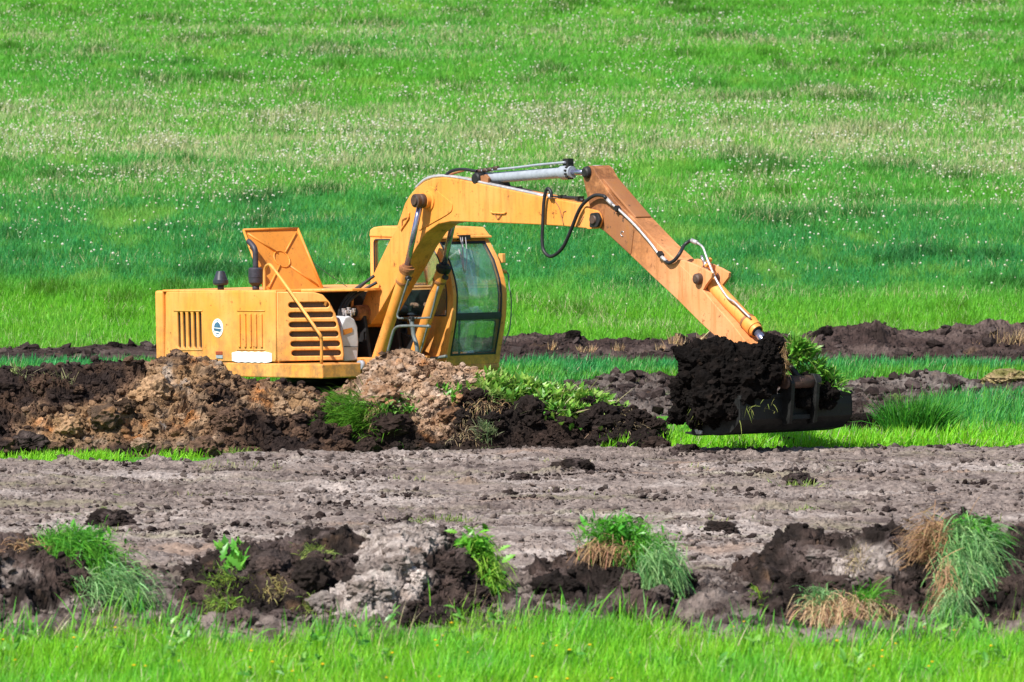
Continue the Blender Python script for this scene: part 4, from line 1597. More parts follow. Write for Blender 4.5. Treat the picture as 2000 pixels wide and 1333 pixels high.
# ---- hydraulic cylinders
def ram(a, b, c, r, rr, m_b, name_prefix=None, bands=True):
    """barrel from a to b, rod from b to c"""
    a, b, c = Vector(a), Vector(b), Vector(c)
    ax = (b - a).normalized()
    L = (b - a).length
    o = empty_child = B().lathe(a, ax, [(-.05, r * .7), (0, r), (L - .17, r), (L - .165, r * 1.16), (L - .02, r * 1.16), (L - .015, r * 1.02), (L + .03, r * .95)], 24).done("cylinder_barrel", m_b, XC)
    rb = B()
    rb.cyl(b - ax * .05, c, rr, n=18)
    rb.done("piston_rod", CHROME, XC)
    if bands:
        B().lathe(b, ax, [(-.19, r * 1.2), (-.175, r * 1.22), (-.16, r * 1.2)], 24).done("gland_ring", RUSTY, o)
    return o


SYC = .27
ya = -SYC - .02
ca, cb, ctop = MP(735, 708, ya), MP(794, 527, ya), Vector((pk.x, ya, pk.z))
for sy in (-1, 1):
    f = lambda p: Vector((p.x, abs(p.y) * sy, p.z))
    o = ram(f(ca), f(cb), f(ctop), .074, .037, YEL2)
    ax = (f(ctop) - f(cb)).normalized()
    B().lathe(f(cb), ax, [(-.05, .083), (.0, .098), (.03, .098), (.035, .07), (.06, .065)], 24).done("gland_nut", PEACH if sy < 0 else DARK, o)
    B().cyl(f(cb) - ax * .10, f(cb) - ax * .10 + Vector((.13, -.03, -.02)), .032).done("hose_port", DARK, o)
    B().cyl((f(ctop).x, f(ctop).y - .05, f(ctop).z), (f(ctop).x, f(ctop).y + .05, f(ctop).z), .085).done("rod_eye", BRN, o)
pf = ca
B().cyl((pf.x, -.50, pf.z - .03), (pf.x, -.16, pf.z - .03), .085).done("foot_eye", YEL2, XC)
B().cyl((pf.x, -.56, pf.z - .03), (pf.x, -.50, pf.z - .03), .062).done("foot_pin_end", GREYP, XC)
B().slab([(XF - .75, -.46), (pf.x + .1, -.46), (pf.x + .1, .46), (XF - .75, .46)], ZD0 - .16, ZD0 + .06).done("front_crossbeam", YEL2, XC, .02)
# grey pipes round the rams
B().tube([MP(u, v, -.36) for u, v in ((798, 548), (796, 552), (779, 605), (776, 616), (779, 622), (787, 622))], .013).done("ram_pipe", RAILG, XC)
B().tube([MP(u, v, -.10) for u, v in ((786, 622), (836, 621), (842, 616), (856, 560))], .013).done("ram_pipe", RAILG, XC)
B().tube([MP(u, v, -.42) for u, v in ((755, 697), (766, 655), (771, 643), (779, 638), (800, 637), (840, 638))], .018).done("front_rail", RAILG, XC)
B().tube([MP(u, v, -.2) for u, v in ((803, 624), (806, 640), (808, 656), (813, 672), (815, 690))], .028).done("ram_hose", RAILG, XC)
B().tube([MP(u, v, -.2) for u, v in ((836, 634), (830, 655), (824, 678), (820, 690))], .010).done("ram_pipe", RAILG, XC)
B().box(MP(803, 623, -.2), (.09, .05, .05)).box(MP(804, 630, -.2), (.04, .05, .16)).done("tee_fitting", DARK, XC, .008)

# stick cylinder along the back of the boom
sa, sb, sc_ = MP(948, 349, 0), MP(1113, 336.5, 0), MP(1148, 337, 0)
o = ram(sa, sb, sc_, .066, .035, GREYP, bands=False)
axs = (sb - sa).normalized()
B().lathe(sb, axs, [(-.14, .078), (-.13, .09), (-.02, .09), (-.01, .078), (.05, .07)], 24).done("cylinder_head", GREYP, o)
for k in range(12):
    an = 2 * math.pi * k / 12
    e_1 = axs.orthogonal().normalized()
    e_2 = axs.cross(e_1)
    c_ = sb + axs * (-.005) + (e_1 * math.cos(an) + e_2 * math.sin(an)) * .082
    B().cyl(c_, c_ + axs * .03, .013, n=6).done("head_bolt", DARK, o)
bb = B()
bb.box(MP(1110, 322, 0), (.10, .09, .14))
for k in range(3):
    bb.box(MP(1106 + 4 * k, 314, 0), (.025, .07, .05))
bb.done("port_block", DARK, o)
B().prism(side([(915, 356), (938, 345), (950, 341), (956, 348), (954, 364)], -.11), -.13, -.09).done("ram_bracket", RUSTY, bo, .006)
B().prism(side([(915, 356), (938, 345), (950, 341), (956, 348), (954, 364)], -.11), .09, .13).done("ram_bracket", RUSTY, bo, .006)
B().lathe((sa.x, -.17, sa.z), (0, 1, 0), [(0, .06), (.02, .075), (.32, .075), (.34, .06)], 20).done("ram_pin", DARK, XC)
B().prism(side([(958, 360), (980, 365), (978, 357), (960, 353)], -.05), -.09, .09).done("ram_saddle", DARK, bo)

# ---- stick
SW = .15
stick_px = [(1138, 331), (1144, 325), (1153, 324), (1160, 330), (1166, 342), (1199, 390), (1238, 428), (1286, 478), (1318, 507), (1346, 534), (1372, 566), (1400, 600), (1430, 633), (1466, 681), (1490, 712),
            (1470, 722), (1448, 702), (1430, 687), (1370, 633), (1316, 579), (1280, 546), (1232, 500), (1181, 453), (1170, 446), (1157, 430), (1153, 411), (1148, 390), (1139, 352)]
st = B().prism(side(stick_px, -SW), -SW, SW).done("stick", PEACH, XC, .010)
wpz = side([(1184, 402), (1236, 437), (1239, 448), (1233, 498), (1184, 453), (1180, 430)], -SW)
B().prism(rounded(wpz, .02, 3), -SW - .010, -SW + .002).done("wear_plate", RUSTY, st, .003)
kp_ = MP(1216, 457, -SW - .010)
B().tube([kp_ + Vector((.03 * math.cos(t_), -.003, .03 * math.sin(t_))) for t_ in np.linspace(.6, 5.2, 9)], .006, 6).done("lifting_eye", SHINE, st)
for s_ in (-1, 1):
    B().prism(side([(1318, 508), (1327, 507), (1349, 514), (1376, 526), (1390, 534), (1389, 543), (1379, 556), (1372, 568), (1345, 545)], -SW), s_ * (SW - .02) - .018, s_ * (SW - .02) + .022).done("ram_ear", PEACH, st, .005)
# worn top plate on the stick
a1_, a2_ = MP(1172, 352, -SW), MP(1236, 427, -SW)
dv2 = Vector((a2_.x - a1_.x, a2_.z - a1_.z)).normalized()
nv2 = Vector((-dv2.y, dv2.x))
if nv2.y < 0:
    nv2 = -nv2
A1, A2 = Vector((a1_.x, a1_.z)), Vector((a2_.x, a2_.z))
B().prism([tuple(A1 - nv2 * .01), tuple(A2 - nv2 * .01), tuple(A2 + nv2 * .022), tuple(A1 + nv2 * .022)], -SW + .035, SW - .02).done("wear_plate", RUSTY, st, .01)
# pins of the stick
hp_ = MP(1148, 337, -SW)
B().lathe((hp_.x, -SW - .06, hp_.z), (0, 1, 0), [(0, .045), (.015, .065), (.05, .075), (.36, .075), (.40, .06)], 20).done("stick_pin", DARK, XC)
B().cyl((hp_.x, -.06, hp_.z), (hp_.x, .06, hp_.z), .085).done("rod_eye", GREYP, XC)
jp = MP(1166, 429, -SW - .03)
B().prism(rounded(side([(1143, 406), (1170, 412), (1178, 430), (1172, 447), (1146, 448)], -SW - .03), .05), -SW - .045, -SW - .016).done("boom_fork", YEL2, bo, .006)
B().prism(rounded(side([(1143, 406), (1170, 412), (1178, 430), (1172, 447), (1146, 448)], -SW - .03), .05), SW + .016, SW + .045).done("boom_fork", YEL2, bo, .006)
bb = B()
bb.prism(rounded(side([(1155, 417), (1169, 415), (1175, 430), (1169, 444), (1154, 445)], -SW - .06), .03), -SW - .085, -SW - .046)
bb.done("pin_cover", DARK, XC, .006)
B().cyl((jp.x, -SW - .11, jp.z), (jp.x, SW + .11, jp.z), .05).done("stick_pivot_pin", BRN, XC)
# pipe and hose down the side of the stick
B().cyl(MP(1183, 387, -SW - .035), MP(1196, 400, -SW - .035), .024).done("hose_end", PIPE, XC)
B().tube([MP(u, v, -SW - .032) for u, v in ((1194, 398), (1210, 411), (1240, 440), (1262, 465), (1275, 481), (1286, 496), (1300, 510))], .016).done("stick_pipe", PIPE, XC)
B().cyl(MP(1290, 500, -SW - .032), MP(1302, 511, -SW - .032), .022).done("hose_end", PIPE, XC)
for u, v in ((1206, 408), (1290, 497)):
    B().box(MP(u, v, -SW - .03), (.06, .07, .05), Matrix.Rotation(R(45), 4, 'Y')).done("pipe_clamp", DARK, XC)
yh = 0.0
B().tube([MP(1300, 510, -SW - .032), MP(1307, 514, -SW - .04), MP(1318, 508, -SW - .04), MP(1328, 495, -.16), MP(1336, 480, -.05), MP(1346, 472, 0), MP(1354, 470, 0)], .022).done("stick_hose", RUBBER, XC)
B().cyl(MP(1351, 470, 0), MP(1362, 475, 0), .026).done("hose_end", PIPE, XC)
B().tube([MP(u, v, y_) for u, v, y_ in ((1361, 474, 0), (1373, 484, -.02), (1381, 505, -.05), (1398, 545, -.09), (1420, 580, -.10), (1434, 590, -.10), (1450, 606, -.10), (1466, 622, -.06))], .013).done("bucket_pipe", PIPE, XC)
for (u0_, v0_, u1_, v1_) in ((1370, 500, 1376, 515), (1376, 514, 1382, 530), (1373, 525, 1379, 513)):
    B().cyl(MP(u0_, v0_, .03), MP(u1_, v1_, .03), .018, n=10).done("pipe_union", SHINE, XC)
for u, v, s_ in ((1385, 508, .045), (1381, 519, .04), (1390, 537, .07)):
    B().box(MP(u, v, .02), (s_, s_ * 1.3, s_), Matrix.Rotation(R(30), 4, 'Y')).done("pipe_block", YEL2, XC, .008)

# bucket cylinder
ba, bb_, bc = MP(1375, 539, 0), MP(1476, 645, 0), MP(1503, 680, 0)
o = ram(ba, bb_, bc, .084, .046, YEL2)
axb = (bb_ - ba).normalized()
B().cyl(bb_ + axb * .028, bb_ + axb * .034, .066).done("rod_seal", DARK, o)
pb = MP(1366, 545, -SW)
B().lathe((pb.x, -SW - .07, pb.z), (0, 1, 0), [(0, .04), (.015, .062), (.05, .068), (.40, .068), (.44, .05)], 20).done("ram_pin", BRN, XC)
B().box(MP(1469, 626, .0), (.07, .10, .07), Matrix.Rotation(R(40), 4, 'Y')).cyl(MP(1463, 620, 0), MP(1476, 630, 0), .025, n=8).done("port_block", YEL2, o, .01)

# ---- cab
CY0, CY1 = .50, 1.355
prof_px = [(849, 468), (856, 482), (869, 506), (880, 541), (885.5, 571), (885, 600), (884, 622), (881, 645), (878, 663), (873, 692), (871, 714)]
PR = side(prof_px, CY0)
zt, zb = PR[0][1], PR[-1][1]
xr = MP(721, 501, CY0).x
zroof = MP(735, 444, CY0).z
ztop = MP(735, 463, CY0).z
print("cab", xr, PR[0], PR[-1], zroof, ztop)
cab = B().slab([(xr, CY0), (PR[-1][0], CY0), (PR[-1][0], CY1), (xr, CY1)], zb - .06, zb).done("cab", YEL, XC, .01)


def pz(z):
    zz_ = [p[1] for p in PR][::-1]
    xx_ = [p[0] for p in PR][::-1]
    return float(np.interp(z, zz_, xx_))


def prof_between(z0, z1, off=0.0, n=9):
    return [(pz(z0 + (z1 - z0) * k / n) + off, z0 + (z1 - z0) * k / n) for k in range(n + 1)]


zm = MP(884, 620, CY0).z
zw0 = MP(872, 696, CY0).z            # bottom of the lower pane
zw1 = MP(860, 473, CY0).z            # top of the windscreen
# front posts follow the curve
full = prof_between(zb, zt, 0, 16)
for (ya_, yb_) in ((CY0, CY0 + .055), (CY1 - .075, CY1)):
    B().strip(full, ya_, yb_, .07).done("front_post", YEL, cab, .008)
for (za, zc2) in ((zb, zw0), (zw1, zt)):
    B().strip(prof_between(za, zc2, -.004, 4), CY0 + .056, CY1 - .076, .06).done("front_sill", YEL, cab)
B().strip(prof_between(zm - .018, zm + .022, .004, 2), CY0 + .056, CY1 - .076, .05).done("window_bar", PLAST, cab)
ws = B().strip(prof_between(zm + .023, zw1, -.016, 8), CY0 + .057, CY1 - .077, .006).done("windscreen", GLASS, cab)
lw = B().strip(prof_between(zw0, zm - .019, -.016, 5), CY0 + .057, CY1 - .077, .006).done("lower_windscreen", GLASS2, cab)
# black rubber seals round the front panes
for (za, zc2, par) in ((zm + .022, zw1, ws), (zw0, zm - .018, lw)):
    for ys_ in (CY0 + .066, CY1 - .087):
        B().strip(prof_between(za, zc2, .004, 8), ys_ - .007, ys_ + .007, .018).done("seal", PLAST, par)
    for zq in (za + .012, zc2 - .012):
        B().strip(prof_between(zq - .011, zq + .011, .005, 1), CY0 + .078, CY1 - .098, .018).done("seal", PLAST, par)
# side walls with window openings
zs = MP(860, 617, CY0).z             # sill of the side windows
zs_top = ztop - .035
xmid = xr + .52
for (yy, nm, mat_) in ((CY0 + .016, "side_wall", YEL), (CY1 - .016, "side_wall", YEL)):
    out = [(xr, zb), (PR[-1][0] - .072, zb)] + [(p[0] - .072, p[1]) for p in prof_between(zb, ztop, 0, 12)[1:]] + [(xr + .03, ztop)]
    w1 = rounded([(xr + .10, zs), (xmid - .04, zs), (xmid - .04, zs_top), (xr + .11, zs_top)], .05)
    fw_ = prof_between(zs, zs_top, -.13, 8)
    w2 = rounded([(xmid + .04, zs)], .01) if False else [(xmid + .04, zs)] + fw_ + [(xmid + .04, zs_top)]
    holes = [w1, w2]
    if yy > 1:
        holes.append(rounded([(xmid + .06, zb + .15), (pz(zb + .3) - .2, zb + .15), (pz(zs - .1) - .16, zs - .08), (xmid + .06, zs - .08)], .05))
    wo = plate("side_wall", out, holes, .032, YEL, cab, frame_of((0, yy, 0), (1, 0, 0), (0, 0, 1)), .005)
    for h in holes:
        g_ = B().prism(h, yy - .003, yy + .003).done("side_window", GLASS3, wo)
        # seal
        B().tube([(p[0], yy - .017, p[1]) for p in h] + [(h[0][0], yy - .017, h[0][1])], .010, 6, False).done("seal", PLAST, wo)
# rear wall
rw = plate("rear_wall", [(CY0 + .034, zb), (CY1 - .034, zb), (CY1 - .034, ztop), (CY0 + .034, ztop)], [rounded([(CY0 + .12, zs), (CY1 - .12, zs), (CY1 - .12, zs_top), (CY0 + .12, zs_top)], .05)], .03, YEL, cab,
           frame_of((xr + .02, 0, 0), (0, 1, 0), (0, 0, 1)), .004)
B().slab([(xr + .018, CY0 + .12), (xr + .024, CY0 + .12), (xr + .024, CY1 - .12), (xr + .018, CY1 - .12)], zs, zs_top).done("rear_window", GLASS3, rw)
# roof
xft = pz(zt)
rf = B().prism([(xr + .02, ztop + .001), (xft + .02, zt + .001), (xft + .01, zt + .05), (xft - .10, zroof - .02), (xr + .3, zroof + .015), (xr + .12, zroof), (xr + .04, zroof - .03)], CY0 - .015, CY1 + .015).done("cab_roof", YEL, cab, .02, 3)
B().prism([(xft - .02, zt + .002), (xft + .065, zt + .006), (xft + .06, zt + .03), (xft - .03, zt + .05)], CY0 + .02, CY1 + .01).done("roof_visor", YEL, rf, .004)
# cab underside / front skirt
zsk = MX(940, 722, pz(zb)).z
B().slab([(xr, CY0 + .01), (pz(zb) - .01, CY0 + .01), (pz(zb) - .01, CY1 - .01), (xr, CY1 - .01)], ZD1 + .003, zb - .062).done("cab_base", YEL, cab, .01)
# wiper, washer tubes, lamp, door handle, outside rail
xw = lambda z: pz(z) + .03
zA, zB_ = MX(906, 466, xft + .03).z, 0
wy = lambda u, v, x=None: MX(u, v, pz(zw1) + .05 if x is None else x)
w0 = MX(905, 470, pz(zw1) + .05)
w1 = MX(906, 528, pz(zm + .45) + .04)
w2 = MX(907, 582, pz(zm + .2) + .035)
wi = B().tube([MX(896, 487, pz(zw1) + .04), MX(903, 510, pz(zm + .6) + .04), w1], .011, 8, False).done("wiper_arm", PIPE, cab)
B().box((0, 0, 0), (.012, .018, 1), None).done("wiper_blade", PLAST, wi, mw=MW @ Matrix.Translation((MX(903, 505, pz(zm + .6) + .035) + w2) / 2) @ (w2 - MX(903, 530, pz(zm + .45) + .035)).to_track_quat('Z', 'X').to_matrix().to_4x4() @ Matrix.Diagonal((1, 1, (w2 - MX(903, 505, pz(zm + .6) + .035)).length, 1)))
for us in ((903, 461, 905, 500, 907, 533), (909, 461, 912, 500, 909, 533), (899, 463, 902, 480, 904, 505)):
    B().tube([MX(us[0], us[1], xft + .07), MX(us[2], us[3], pz(zm + .6) + .08), MX(us[4], us[5], pz(zm + .45) + .06)], .006, 6).done("washer_tube", PIPE, wi)
B().box(MX(906, 464, xft + .06), (.07, .16, .06)).done("wiper_motor", DARK, wi)
lmp = MX(974, 505, pz(zw1) + .02)
B().box(lmp + Vector((.0, .05, 0)), (.09, .06, .12)).done("work_lamp", YEL, cab, .01)
B().tube([MX(979, 530, pz(zw1) + .0) + Vector((0, .02, 0)), MX(986, 535, pz(zw1)) + Vector((0, .05, 0)), MX(991, 560, pz(zm)) + Vector((0, .03, 0)), MX(995, 590, pz(zm)) + Vector((0, .03, 0)), MX(992, 640, pz(zm)) + Vector((0, .03, 0)), MX(984, 672, pz(zm)) + Vector((0, .0, 0))], .008).done("door_rail", RAILG, cab)
B().tube([MX(976, 527, pz(zw1)), MX(983, 532, pz(zw1)) + Vector((0, .04, 0))], .025).done("door_hinge", YEL, cab)
# rail at the foot of the cab
B().tube([MP(828, 703, .40), MP(850, 700, .40), MP(872, 696, .42)], .02).done("foot_rail", RAILG, XC)

# ---- inside the cab: seat, consoles
sx, syc, sz = xr + .36, CY0 + .34, zb + .42
seat = B().box((sx, syc, sz), (.48, .46, .12)).box((sx - .25, syc, sz + .36), (.12, .44, .68), Matrix.Rotation(R(-8), 4, 'Y')).box((sx, syc, zb + .18), (.36, .34, .34)).done("driver_seat", SEATM, cab, .03)
for s_ in (-1, 1):
    B().box((sx + .15, syc + s_ * .31, sz + .05), (.55, .12, .16)).done("console", PLAST, cab, .02)
    B().tube([(sx + .36, syc + s_ * .31, sz + .12), (sx + .38, syc + s_ * .31, sz + .25)], .012, 8).done("lever", PLAST, cab)
B().tube([(pz(zb) - .25, CY0 + .25, zb), (pz(zb) - .22, CY0 + .25, zb + .7)], .016).done("travel_lever", PLAST, cab)
B().tube([(pz(zb) - .25, CY0 + .40, zb), (pz(zb) - .22, CY0 + .40, zb + .7)], .016).done("travel_lever", PLAST, cab)

# ================================================================== THE DRIVER IN THE CAB
def skin_mesh(name, chain, m, parent=None, sub=2, loc=None):
    """chain: list of (id, parent id or None, (x, y, z), radius)"""
    me = bpy.data.meshes.new(name)
    ids = {c[0]: i for i, c in enumerate(chain)}
    me.from_pydata([c[2] for c in chain], [(ids[c[1]], ids[c[0]]) for c in chain if c[1] is not None], [])
    o = link(name, me, m, parent)
    md = o.modifiers.new("skin", 'SKIN')
    md.use_smooth_shade = True
    if not me.skin_vertices:
        with bpy.context.temp_override(object=o):
            me.skin_vertices.new() if hasattr(me.skin_vertices, "new") else None
    for i, c in enumerate(chain):
        sv = me.skin_vertices[0].data[i]
        sv.radius = (c[3], c[3])
        sv.use_root = c[1] is None
    s2 = o.modifiers.new("sub", 'SUBSURF')
    s2.levels = sub
    s2.render_levels = sub
    dg = bpy.context.evaluated_depsgraph_get()
    dg.update()
    m2 = bpy.data.meshes.new_from_object(o.evaluated_get(dg))
    o.modifiers.clear()
    o.data = m2
    m2.name = name
    m2.materials.clear()
    m2.materials.append(m)
    return o


px_, py_, pzz = sx - .12, syc - .02, sz + .16
hr_ = MP(812, 596, .72)
person = empty("person", "driver in a pale shirt seated in the cab with one hand on a lever", "person", None, MW @ Matrix.Translation((px_, py_, pzz)))


def rel(p):
    return (p[0] - px_, p[1] - py_, p[2] - pzz)


def arm(s, hand, tag_):
    sh = (-.02, s * .19, .47)
    el = (.02, s * .27, .20)
    wr = hand
    c = [("s" + tag_, "chest", sh, .058), ("e" + tag_, "s" + tag_, el, .043), ("w" + tag_, "e" + tag_, wr, .029), ("p" + tag_, "w" + tag_, (wr[0] + .06, wr[1], wr[2] + .01), .034)]
    for k in range(4):
        y = wr[1] + (k - 1.5) * .021
        L_ = (.036, .042, .040, .030)[k]
        c += [("f%s%d" % (tag_, k), "p" + tag_, (wr[0] + .105, y, wr[2] + .014), .0105), ("g%s%d" % (tag_, k), "f%s%d" % (tag_, k), (wr[0] + .105 + L_ * .7, y, wr[2] - .012), .0095), ("h%s%d" % (tag_, k), "g%s%d" % (tag_, k), (wr[0] + .098 + L_ * .3, y, wr[2] - .038), .0085)]
    c += [("t1" + tag_, "p" + tag_, (wr[0] + .05, wr[1] - s * .04, wr[2] - .008), .0115), ("t2" + tag_, "t1" + tag_, (wr[0] + .085, wr[1] - s * .045, wr[2] - .022), .0095)]
    return c


hR = rel((hr_.x - .10, .71, hr_.z))
hL = (hR[0], -hR[1], hR[2])
body = [("pel", None, (0, 0, 0), .125), ("belly", "pel", (-.02, 0, .16), .12), ("chest", "belly", (-.04, 0, .38), .125), ("neck", "chest", (-.02, 0, .53), .052), ("jaw", "neck", (.01, 0, .61), .068), ("skull", "jaw", (.0, 0, .70), .088), ("crown", "skull", (-.005, 0, .765), .060),
        ("nose", "jaw", (.098, 0, .655), .014), ("earR", "skull", (-.005, -.098, .665), .016), ("earL", "skull", (-.005, .098, .665), .016)]
body += arm(-1, hR, "R") + arm(1, hL, "L")
for s in (-1, 1):
    t = "R" if s < 0 else "L"
    body += [("hip" + t, "pel", (.06, s * .10, -.02), .088), ("kn" + t, "hip" + t, (.42, s * .14, .02), .062), ("an" + t, "kn" + t, (.46, s * .14, -.38), .042), ("toe" + t, "an" + t, (.60, s * .15, -.43), .036)]
skin_mesh("body", body, SKIN, person)
skin_mesh("shirt", [("a", None, (0, 0, .02), .137), ("b", "a", (-.02, 0, .16), .133), ("c", "b", (-.04, 0, .38), .138), ("n", "c", (-.03, 0, .47), .075)] +
          [q for s, t in ((-1, "R"), (1, "L")) for q in (("s" + t, "c", (-.02, s * .19, .47), .070), ("e" + t, "s" + t, (.015, s * .265, .215), .056))], SHIRT, person)
skin_mesh("trousers", [("a", None, (0, 0, -.01), .134)] + [q for s, t in ((-1, "R"), (1, "L")) for q in (("h" + t, "a", (.06, s * .10, -.02), .098), ("k" + t, "h" + t, (.42, s * .14, .02), .072), ("q" + t, "k" + t, (.46, s * .14, -.34), .056))], TROUS, person)
skin_mesh("hair", [("a", None, (-.03, 0, .70), .088), ("b", "a", (-.01, 0, .775), .066), ("c", "a", (-.05, 0, .63), .06)], HAIRM, person)

# ================================================================== BUCKET
bxk = MP(1545, 770, 0).x
pz_top = MP(1600, 770, .4).z
BWD = .86
xb_ = bxk
zb_top = MX(1660, 768, xb_).z
zb_bot = MX(1640, 830, xb_ - .08).z
lip = MP(1340, 850, -BWD)
print("bucket", xb_, zb_top, zb_bot, lip)
out_p = [(xb_, zb_top), (xb_ + .015, zb_top - .12), (xb_ + .01, zb_top - .26), (xb_ - .05, zb_bot + .05), (xb_ - .16, zb_bot - .03), (xb_ - .40, lip.z + .0), (lip.x, lip.z + .02)]
inn = []
n = len(out_p)
for i in range(n):
    a = Vector(out_p[max(0, i - 1)])
    b = Vector(out_p[min(n - 1, i + 1)])
    t = (b - a).normalized()
    nn = Vector((t.y, -t.x))
    c_in = Vector((xb_ - .45, zb_top))
    if nn.dot(c_in - Vector(out_p[i])) < 0:
        nn = -nn
    inn.append(tuple(Vector(out_p[i]) + nn * .022))
bk = B().prism(out_p + inn[::-1], -BWD, BWD).done("bucket", STEELD, XC, .006)
for s_ in (-1, 1):
    sp = out_p + [(lip.x + .10, lip.z + .25), (xb_ - .45, zb_top - .04)]
    y0_ = s_ * BWD
    B().prism(sp, y0_ - s_ * .026, y0_ - s_ * .002 + s_ * .004).done("side_plate", STEELD, bk, .006)
# rim bar along the back edge and cutting edge
B().prism([(xb_ - .04, zb_top - .02), (xb_ + .02, zb_top - .02), (xb_ + .02, zb_top + .03), (xb_ - .04, zb_top + .03)], -BWD + .002, BWD + .006).done("rim_bar", STEELD, bk, .01)
B().prism([(lip.x - .10, lip.z + .015), (lip.x + .12, lip.z - .012), (lip.x + .12, lip.z + .03), (lip.x - .08, lip.z + .035)], -BWD - .01, BWD + .01).done("cutting_edge", STEELD, bk, .006)
# polished spot on the near corner
q_ = [MP(u, v, -BWD - .008) for u, v in ((1350, 832), (1354, 826), (1357, 838), (1364, 843), (1362, 849), (1353, 849), (1350, 842))]
B().prism([(p.x, p.z) for p in q_], -BWD - .022, -BWD + .002).done("polished_corner", SHINE, bk)
# hinge ears on the back
for s_ in (-1, 1):
    e_ = [(xb_ + .0, zb_top - .34), (xb_ + .12, zb_top - .32), (xb_ + .17, zb_top - .05), (xb_ + .19, zb_top + .15), (xb_ + .13, zb_top + .25), (xb_ + .04, zb_top + .25), (xb_ - .02, zb_top + .14), (xb_ - .04, zb_top + .02)]
    B().prism(e_, s_ * .19 - .026, s_ * .19 + .026).done("hinge_ear", STEELD, bk, .006)
B().cyl((xb_ + .085, -.25, zb_top + .16), (xb_ + .085, .25, zb_top + .16), .075).done("hinge_pin", BRN, bk)
B().lathe((xb_ + .085, .21, zb_top + .16), (0, 1, 0), [(0, .085), (.05, .085), (.06, .06)], 20).done("pin_collar", DARK, bk)
B().prism([(xb_ + .02, zb_top - .29), (xb_ + .09, zb_top - .27), (xb_ + .085, zb_top - .22), (xb_ + .02, zb_top - .22)], -.145, .145).done("ear_brace", STEELD, bk)
bk.location = (0, .07, 0)
# link from the rod to the pin
rc_ = MP(1500, 682, 0)
for s_ in (-1, 1):
    B().cyl((rc_.x, s_ * .10, rc_.z), (xb_ + .085, s_ * .10, zb_top + .16), .04).done("bucket_link", DARK, XC)

# ---- load of soil in the bucket: many displaced lumps fused into one mesh
rngb = np.random.default_rng(77)




def c_peat(V, s):
    a = fbm(V[:, 0] * 6, V[:, 1] * 6, V[:, 2] * 6, seed=s, oct=3)
    c = mixc(np.broadcast_to(PEAT * .6, V.shape), np.array((.022, .0155, .013)), sstep(-.1, .8, a))
    return mixc(c, BROWN * .8, sstep(.55, 1, fbm(V[:, 0] * 9, V[:, 1] * 9, V[:, 2] * 9, seed=s + 5)) * .5)


def mw(p):
    return np.array((MW @ Vector(p))[:])


acc = Acc()
cen = []
for k, (u, v, y, r) in enumerate(((1365, 712, -.80, .24), (1347, 762, -.80, .20), (1338, 800, -.80, .14), (1410, 720, -.66, .30), (1400, 775, -.78, .30), (1450, 745, -.55, .30), (1480, 720, -.42, .27), (1496, 697, -.36, .19),
                                  (1430, 778, -.68, .19), (1470, 758, -.42, .20), (1344, 692, -.74, .11), (1496, 730, -.34, .17), (1392, 812, -.80, .13), (1362, 822, -.80, .10), (1430, 806, -.78, .10), (1322, 814, -.80, .09), (1400, 684, -.62, .15), (1508, 674, -.32, .12), (1560, 770, .2, .2), (1610, 772, .5, .15))):
    p = MP(u, v, y)
    cw = mw(p)
    cen.append((cw, r))
    V, D = lump(acc, cw, (r, r, r * .95), 300 + k * 7, lambda V, s: c_peat(V, s) * .55, ICO5, .46)
    i = rngb.integers(0, len(V), 200)
    rr2 = np.minimum(.012 * (.5 + rngb.pareto(2.6, 200)), .045)
    crumbs(acc, V[i], rr2, c_peat(V[i], 300 + k) * rngb.uniform(.4, 1.2, (200, 1)), rngb, ICO1)
tag(acc.build("soil_load", SOIL), "mass of wet black soil heaped in the excavator bucket", "soil")

# ---- weeds lying on the far half of the bucket
def weed(name, spots, label, seed, nleaf, lr, cols, stems=0, grass=0, lean=(0, 0, .6), group=None, mind=None):
    """spots: world points with a radius"""
    r_ = np.random.default_rng(seed)
    root = empty(name, label, "weeds", group, Matrix.Translation(spots[0][0]))
    inv = Matrix.Translation(spots[0][0]).inverted()
    off = np.array(spots[0][0][:])
    a1 = Acc()
    for (c_, rad) in spots:
        n_ = int(nleaf * rad)
        d = r_.normal(size=(n_, 3))
        d /= np.linalg.norm(d, axis=1, keepdims=True)
        P = np.array(c_[:]) - off + d * (rad * r_.uniform(.2, .9, n_) ** .6)[:, None] * np.array((1.15, .8, .85))
        Dd = d * .8 + r_.normal(0, .35, (n_, 3)) + np.array(lean)
        t_ = r_.uniform(0, 1, n_)
        C_ = mixc(np.broadcast_to(cols[0], (n_, 3)), np.array(cols[1]), t_) * rnd_hue(r_, n_, .2)
        leaves(a1, P, Dd, r_.uniform(*lr, n_), C_, r_, width=r_.uniform(.55, 1.0))
    a1.build("leaves", LEAFG, root)
    if stems:
        a2 = Acc()
        for (c_, rad) in spots:
            n_ = int(stems * rad)
            P = np.array(c_[:]) - off + r_.normal(0, rad * .4, (n_, 3))
            Dd = r_.normal(0, .5, (n_, 3)) + np.array(lean)
            blades(a2, P, Dd, r_.uniform(.12, .35, n_), .010, r_.uniform(0, .4, n_), np.broadcast_to((.22, .32, .06), (n_, 3)) * rnd_hue(r_, n_), r_, 3)
        a2.build("stems", LEAFG, root)
    return root


WG0, WG1 = (.06, .26, .02), (.20, .42, .05)
wsp = [(MW @ MP(u, v, y), r) for u, v, y, r in ((1556, 695, .2, .15), (1578, 718, .35, .18), (1600, 740, .5, .18), (1582, 742, .4, .14), (1624, 754, .6, .13), (1550, 676, .15, .09), (1595, 757, .5, .13), (1572, 690, .3, .12))]
weed("weed_bundle", wsp, "fresh green weeds heaped on the far side of the raised bucket", 41, 700, (.06, .16), (WG0, WG1), stems=160)
